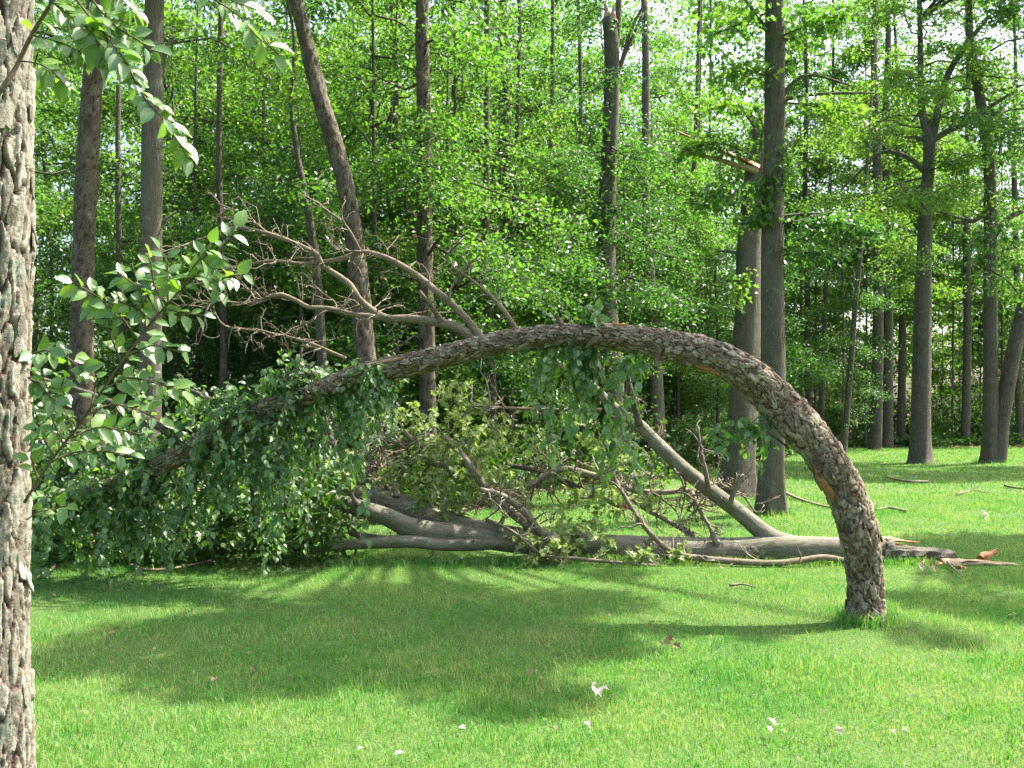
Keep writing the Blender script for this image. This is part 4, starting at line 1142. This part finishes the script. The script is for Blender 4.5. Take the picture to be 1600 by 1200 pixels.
stubs(fallen, [(1120, 850, 10.5, -6, -20, 9), (1010, 850, 10.45, 10, -16, 8), (905, 842, 10.5, -8, -20, 9), (780, 830, 10.5, 8, -24, 8), (620, 775, 10.7, -4, -26, 8), (560, 790, 10.4, -10, -20, 7), (690, 800, 10.6, 6, -22, 7), (1180, 858, 10.45, -12, 12, 9)], 'smooth_bark', 720)
# broken butt: slab of bark, fresh split heartwood, splinters
def jag(root, a, bpt, w0, h0, w1, h1, d, mat, seed, name, n=10, label=None):
    """ragged split length of wood between two pixel points, drawn out to a torn end"""
    g = np.random.default_rng(seed)
    A, B = P(*a, d), P(*bpt, d + .05)
    k = 9
    t = np.linspace(0, 1, n)[:, None]
    c = A * (1 - t) + B * t
    c[:, 2] += .012 * np.sin(np.linspace(0, 4, n)); ax = norm(B - A)
    up = np.array([0, 0, 1.0]); sd = norm(np.cross(ax, up)); up = np.cross(sd, ax)
    ang = np.arange(k) / k * 6.283
    prof = .75 + .5 * g.random(k)
    v = []
    for i in range(n):
        w = (w0 + (w1 - w0) * t[i, 0]) / F * d / 2; h = (h0 + (h1 - h0) * t[i, 0]) / F * d / 2
        jit = prof * (1 + .15 * g.normal(0, 1, k))
        ring = c[i] + sd * (np.cos(ang) * w * jit)[:, None] + up * (np.sin(ang) * h * jit)[:, None]
        if i == n - 1: ring = ring + ax * (g.random(k) * .12)[:, None]
        v.append(ring)
    v = np.vstack(v + [c[:1], c[-1:] + ax * .02])
    q = [[i * k + j, i * k + (j + 1) % k, (i + 1) * k + (j + 1) % k, (i + 1) * k + j] for i in range(n - 1) for j in range(k)]
    m_ = len(v) - 2
    t_ = [[m_, (j + 1) % k, j] for j in range(k)] + [[m_ + 1, (n - 1) * k + j, (n - 1) * k + (j + 1) % k] for j in range(k)]
    return add(name, build_mesh(name, v, q, t_, {'bark': v}, False), M[mat], root, label=label)
jag(fallen, (1375, 867), (1478, 868), 40, 24, 28, 18, 10.55, 'grey_bark', 1, 'bark_slab')
jag(fallen, (1385, 881), (1482, 879), 36, 10, 30, 11, 10.5, 'fresh_wood', 2, 'split_wood', label='orange freshly split wood under the broken end')
jag(fallen, (1470, 879), (1584, 881), 24, 11, 8, 4, 10.45, 'pale_wood', 3, 'splinter')
jag(fallen, (1440, 882), (1520, 882), 16, 6, 6, 2, 10.4, 'fresh_wood', 4, 'splinter')
for k in range(9):
    an = k / 9 * 6.283
    jag(fallen, (1384, 858 - 15 * math.sin(an)), (1396 + 9 * (k % 4), 858 - 17 * math.sin(an) + 3), 9, 9, 2, 2, 10.6 + .14 * math.cos(an), 'fresh_wood' if k % 2 else 'grey_bark', 10 + k, 'splinter', 5)
jag(fallen, (975, 792), (985, 795), 12, 10, 4, 3, 10.6, 'fresh_wood', 30, 'splinter', 4)

clumps = [(700, 690, 48, 10.5), (660, 735, 42, 10.6), (745, 725, 42, 10.5), (690, 775, 42, 10.55), (610, 775, 34, 10.7), (860, 852, 36, 10.05), (905, 800, 34, 10.5), (945, 782, 26, 10.6), (960, 725, 24, 10.5), (1000, 868, 18, 9.95),
          (530, 740, 26, 10.6), (850, 690, 28, 10.9), (890, 652, 22, 10.9), (930, 690, 20, 10.7), (560, 715, 30, 10.8), (640, 660, 30, 10.9), (760, 660, 30, 11.0), (720, 620, 34, 11.2), (800, 770, 26, 10.7), (880, 755, 26, 10.8),
          (930, 845, 26, 10.1), (1060, 862, 14, 10.0), (500, 790, 24, 10.4), (790, 690, 26, 11), (470, 830, 30, 10.3), (590, 650, 30, 11.1), (820, 840, 18, 10.1), (850, 880, 16, 10.0), (1010, 780, 12, 10.5)]
g = np.random.default_rng(44)
fp, fa, fn, fl = [], [], [], []
for (px, py, r_, d) in clumps:
    n = int(r_ * r_ * .13) + 24
    d += .25; c = P(px, py, d); rm = r_ / F * d
    # leaves sit in bunches on shoots
    nb = max(3, n // 9)
    bc = c + norm(g.normal(0, 1, (nb, 3))) * (g.random(nb) ** .4)[:, None] * rm * [1.35, 1.2, 1.1]
    for b in bc:
        m = 9
        ax = norm(g.normal(0, 1, (m, 3)) + [0, -.15, -.45])
        fp.append(b + g.normal(0, .025, (m, 3))); fa.append(ax); fn.append(norm(g.normal(0, .6, (m, 3)) + [0, -.3, .9])); fl.append(.088 * (.55 + .7 * g.random(m)))
gp, ga, gn, gl = [], [], [], []
for k in range(190):                     # the fallen crown, still green, heaped under and behind the arch tip
    px, py = g.uniform(30, 520), 0
    py = g.uniform(np.interp(px, [30, 250, 400, 520], [640, 700, 690, 740]), 880)
    c = P(px, py, g.uniform(10.0, 11.8)); c[2] = max(c[2], .12)
    m = 60
    gp.append(c + norm(g.normal(0, 1, (m, 3))) * (g.random(m) ** .5)[:, None] * [.28, .28, .2]); ga.append(norm(g.normal(0, 1, (m, 3)) + [0, -.1, -.5]))
    gn.append(norm(g.normal(0, .5, (m, 3)) + [.1, -.3, .9])); gl.append(.085 * (.6 + .7 * g.random(m)))
gp, ga, gn, gl = np.vstack(gp), np.vstack(ga), np.vstack(gn), np.concatenate(gl)
gp[:, 2] = np.maximum(gp[:, 2], .03)
add('foliage', leaf_mesh('foliage', T_OVATE, gp, ga, gn, gl), M['under_leaf'], fallen, kind='stuff', label='heap of still green leaves of the fallen crown')
fp, fa, fn, fl = np.vstack(fp), np.vstack(fa), np.vstack(fn), np.concatenate(fl)
fp[:, 2] = np.maximum(fp[:, 2], .05)
order = np.argsort(-fl / fp[:, 1]); pick = order[:280]; rest = order[280:]
oaks = [build_mesh('leaf', T_OAK[0] * [s_, 1, 1 + k], None, T_OAK[1], None, False) for k, s_ in enumerate((.9, 1.1, 1.0))]
for k, i in enumerate(pick):
    add('leaf', oaks[k % 3], M['wilt_leaf'], fallen, leaf_matrix(fp[i], fa[i], fn[i], fl[i]))
add('foliage', leaf_mesh('foliage', T_OAK, fp[rest], fa[rest], fn[rest], fl[rest]), M['wilt_leaf'], fallen, kind='stuff')
print('wilted leaves', len(fl))

# splintered tops of the snapped trees
jag(gI, (1192, 208), (1197, 178), 12, 12, 3, 3, 18.7, 'pale_wood', 56, 'splinter', 6)
jag(gI, (1186, 206), (1190, 170), 14, 14, 3, 3, 18.6, 'fresh_wood', 50, 'splinter', 7, 'orange torn wood at the snapped top')
jag(gI, (1180, 215), (1182, 188), 14, 14, 3, 3, 18.55, 'fresh_wood', 51, 'splinter', 6)
jag(gI, (1186, 262), (1064, 208), 12, 9, 5, 4, 18.3, 'fresh_wood', 52, 'splinter', 9, 'orange strip of torn wood hanging from the snapped trunk')
jag(gI, (1184, 268), (1072, 236), 10, 8, 4, 3, 18.25, 'pale_wood', 53, 'splinter', 9)
jag(gG, (952, 34), (947, 8), 20, 18, 4, 3, 21.5, 'pale_wood', 54, 'splinter', 6)
jag(gG, (957, 34), (958, 14), 12, 12, 3, 3, 21.4, 'pale_wood', 55, 'splinter', 6)

# ------------------------------------------------------------------ leafy sprays on the near standing trunks
def leaf_spray(root, pts, d, n, rad, size, seed, mat='wood_leaf'):
    """bough through pixel points with a scatter of leaves round it"""
    g = np.random.default_rng(seed)
    o, pp, rr = branch_px(root, [(a[0], a[1], 4 - 2 * i / len(pts)) for i, a in enumerate(pts)], d, 'dark_bark', 5, 'branch', seed)
    q, _ = resample(pp, [1] * len(pp), .05)
    c = q[g.integers(len(q) // 4, len(q), n)] + norm(g.normal(0, 1, (n, 3))) * (rad * g.random(n) ** .6)[:, None] * [1, 1, .55]
    nr = g.normal(0, .55, (n, 3)); nr[:, 2] += 1
    ax = g.normal(0, 1, (n, 3)); ax[:, 2] -= .4
    add('foliage', leaf_mesh('foliage', T_OAK, c, ax, norm(nr), size * (.6 + .7 * g.random(n))), M[mat], root, kind='stuff')
for k, (pts, n, rad) in enumerate([([(1212, 350), (1260, 345), (1320, 350), (1378, 366)], 420, .38), ([(1214, 400), (1260, 395), (1300, 400)], 240, .4), ([(1216, 160), (1270, 165), (1340, 178)], 260, .35),
                                   ([(1214, 60), (1260, 40), (1320, 20)], 500, .6), ([(1200, 120), (1160, 110), (1120, 130)], 300, .5), ([(1205, 330), (1180, 345), (1150, 350)], 160, .3),
                                   ([(1205, 260), (1190, 300), (1200, 350)], 200, .25), ([(1212, 210), (1230, 250), (1225, 300)], 180, .3), ([(1200, 20), (1150, 40), (1100, 60)], 360, .6)]):
    leaf_spray(gJ, pts, 15.1, n, rad, .12, 300 + k)
for k, (pts, n, rad) in enumerate([([(1185, 250), (1130, 225), (1060, 235)], 560, .5), ([(1175, 330), (1130, 300), (1085, 330)], 420, .5), ([(1180, 200), (1150, 165), (1110, 170)], 300, .45), ([(1172, 420), (1160, 440), (1150, 480)], 120, .3), ([(1186, 240), (1192, 200), (1180, 165)], 150, .32)]):
    leaf_spray(gI, pts, 18.1, n, rad, .12, 360 + k)
for k, (pts, n, rad) in enumerate([([(955, 300), (935, 330), (925, 370)], 260, .5), ([(955, 230), (985, 250), (1010, 290)], 300, .6), ([(950, 160), (930, 190), (915, 240)], 200, .5)]):
    leaf_spray(gG, pts, 21.2, n, rad, .12, 340 + k)
for k, (pts, n, rad) in enumerate([([(1545, 420), (1575, 440), (1600, 470)], 260, .8), ([(1600, 330), (1570, 350), (1540, 400)], 260, .9), ([(1600, 200), (1570, 210), (1560, 240)], 260, .9)]):
    leaf_spray(gL, pts, 27, n, rad, .16, 320 + k)

# ------------------------------------------------------------------ sticks, fallen branches and dry leaves on the lawn
def on_ground(px, py):
    d = EYE * F / (py - HORIZON)
    return np.array([(px - 800) / F * d, d, .0])
def stick(label, pts, w, mat='pale_twig', twig=0, L=.2, name='stick', seed=1, lift=.02):
    g = np.random.default_rng(seed)
    pp = [on_ground(*a) for a in pts]
    d = pp[0][1]
    for q in pp: q[2] = lift + w / F * d / 2 + .015 * g.random()
    rr = np.linspace(w, w * .4, len(pp)) / F * d / 2
    mb = MB(); tube(mb, pp, rr, 6, .04, seed)
    if not twig:
        o = add(name, mb.mesh(name), M[mat]); o['label'] = label; o['category'] = 'stick'; o['group'] = 'sticks on the lawn'
        return o
    root = thing(name, label, 'branch', pp[0] * [1, 1, 0], 'fallen branches on the lawn')
    add('stem', mb.mesh('stem'), M[mat], root)
    twiglets(root, pp, twig, L, .004, mat, seed, .25, 1)
    return root
stick('short pale stick on the sunny grass in front of the fallen log', [(1140, 922), (1160, 921), (1180, 924)], 5, seed=1)
stick('thin stick lying by the split butt of the fallen log', [(1480, 884), (1492, 896), (1506, 909)], 4, seed=2)
stick('thin straight stick on the grass below the left fork of the fallen log', [(660, 881), (690, 883), (722, 880)], 4, seed=3)
stick('crooked curved stick on the grass beside the foreground trunk', [(60, 916), (80, 900), (86, 893), (80, 886), (95, 872)], 5, 'twig_bark', seed=4, lift=.04)
stick('long bent stick under the hanging leaves at left', [(205, 893), (226, 900), (270, 897), (330, 884), (382, 874)], 6, 'twig_bark', seed=5, lift=.03)
stick('bare forked fallen branch on the lawn right of the tall straight trunk', [(1218, 770), (1245, 783), (1275, 793), (1302, 799)], 5, twig=7, L=.45, name='fallen_branch', seed=6)
stick('bare fallen branch on sunny grass above the split butt', [(1415, 804), (1390, 799), (1372, 801), (1350, 803)], 5, twig=7, L=.4, name='fallen_branch', seed=7)
stick('leafless fallen branch near the far shadow, left of the forked tree', [(1450, 757), (1420, 757), (1395, 752), (1380, 747)], 5, twig=8, L=.6, name='fallen_branch', seed=8)
stick('thin fallen branch on the far sunny lawn below the forked tree', [(1495, 776), (1520, 770), (1545, 774)], 3, twig=4, L=.5, name='fallen_branch', seed=9)
stick('small fallen branch by the right edge of the far lawn', [(1570, 763), (1585, 766), (1605, 768)], 4, 'red_twig', twig=3, L=.4, name='fallen_branch', seed=10)
o = jag(None, (1533, 874), (1553, 863), 16, 12, 10, 5, 10.6, 'fresh_wood', 70, 'wood_shard', 5)
o['label'] = 'orange shard of torn wood on the grass behind the splintered tip'; o['category'] = 'wood shard'
o = jag(None, (1498, 888), (1512, 889), 12, 7, 6, 3, 10.1, 'fresh_wood', 71, 'wood_shard', 4)
o['label'] = 'small orange wood chip on the grass in front of the splinter'; o['category'] = 'wood shard'

def dry(label, px, py, r_, n, mat, seed):
    g = np.random.default_rng(seed)
    c = on_ground(px, py); d = c[1]; rm = r_ / F * d
    grp = 'dry leaves on the lawn'
    if n == 1:
        o = add('dry_leaf', oaks[seed % 3], None, None, leaf_matrix(c + [0, 0, .05], norm(g.normal(0, 1, 3) * [1, 1, .2]), norm(np.array([0, -.4, .9]) + g.normal(0, .2, 3)), 2 * rm))
        o.data = oaks[seed % 3].copy(); o.data.materials.clear(); o.data.materials.append(M[mat])
        o['label'] = label; o['category'] = 'leaf'; o['group'] = grp
        return
    root = thing('dry_leaf_clump', label, 'leaf clump', c, grp)
    me_ = oaks[seed % 3].copy(); me_.materials.clear(); me_.materials.append(M[mat])
    for k in range(n):
        add('leaf', me_, None, root, leaf_matrix(c + np.append(g.normal(0, rm * .45, 2), .045 + .03 * g.random()), norm(g.normal(0, 1, 3) * [1, 1, .3]), norm(np.array([0, -.4, .9]) + g.normal(0, .4, 3)), rm * (.8 + .5 * g.random())))
dry('bright white clump of dry leaves, largest on the front lawn', 930, 1092, 17, 6, 'pale_leaf', 1)
dry('single small whitish dry leaf just below the white clump', 916, 1143, 8, 1, 'pale_leaf', 2)
dry('small whitish dry leaf on the sunny grass at bottom centre', 718, 1150, 8, 1, 'pale_leaf', 3)
dry('tan clump of dry leaves in a sunny gap right of the shade', 1042, 1018, 18, 5, 'dry_leaf', 4)
dry('pale clump of dry leaves right of the arch base, before the log', 1447, 896, 12, 5, 'pale_leaf', 5)
dry('flat pale dry leaves in worn grass at lower right, left patch', 1205, 1154, 16, 3, 'pale_leaf', 6)
dry('flat pale dry leaves in worn grass at lower right, middle patch', 1318, 1160, 14, 3, 'pale_leaf', 7)
dry('flat pale dry leaves in worn grass at lower right, right patch', 1402, 1156, 12, 2, 'pale_leaf', 8)
dry('pale dry leaf lying at the right edge beside the shade', 1590, 972, 12, 2, 'pale_leaf', 9)
dry('whitish lump of dry leaves on far sunny lawn at right', 1536, 811, 10, 4, 'pale_leaf', 10)
dry('dark dry leaf clump in the shaded lawn centre', 832, 1066, 12, 4, 'dry_leaf', 11)
dry('orange brown dry leaf at the lower edge of the shade', 331, 1078, 9, 1, 'dry_leaf', 12)
dry('brown dry leaves in shade near the foreground trunk', 167, 1000, 12, 3, 'dry_leaf', 13)
dry('tiny tan dry leaf in shade left of lawn centre', 395, 1055, 7, 1, 'dry_leaf', 14)
dry('pinkish pale dry leaf at the bottom edge left of centre', 632, 1192, 9, 1, 'pale_leaf', 15)
dry('small tan dry leaf right of the small whitish ones', 870, 1157, 7, 1, 'dry_leaf', 16)
dry('brown dry leaf in shade just before the fallen log', 833, 915, 8, 2, 'dry_leaf', 17)

# fine storm litter: scraps of leaf and bark too small to tell apart
g = np.random.default_rng(404)
n = 240
y = np.sqrt(g.random(n) * (26 ** 2 - 4 ** 2) + 16); x = (g.random(n) * 2 - 1) * (.5 * y + .5)
ok = y < woods_edge(x) - .3
x, y = x[ok], y[ok]; n = len(x)
pos = np.stack([x, y, ground_height(x, y) + .03 + .025 * g.random(n)], -1)
ax = g.normal(0, 1, (n, 3)); ax[:, 2] *= .3
nr = g.normal(0, .4, (n, 3)); nr[:, 2] += 1
o = add('lawn_litter', leaf_mesh('lawn_litter', T_OVATE, pos, ax, norm(nr), .022 + .028 * g.random(n)), M['dry_leaf'], kind='stuff')
o['label'] = 'tiny scraps of dry leaf and bark strewn over the lawn'; o['category'] = 'litter'
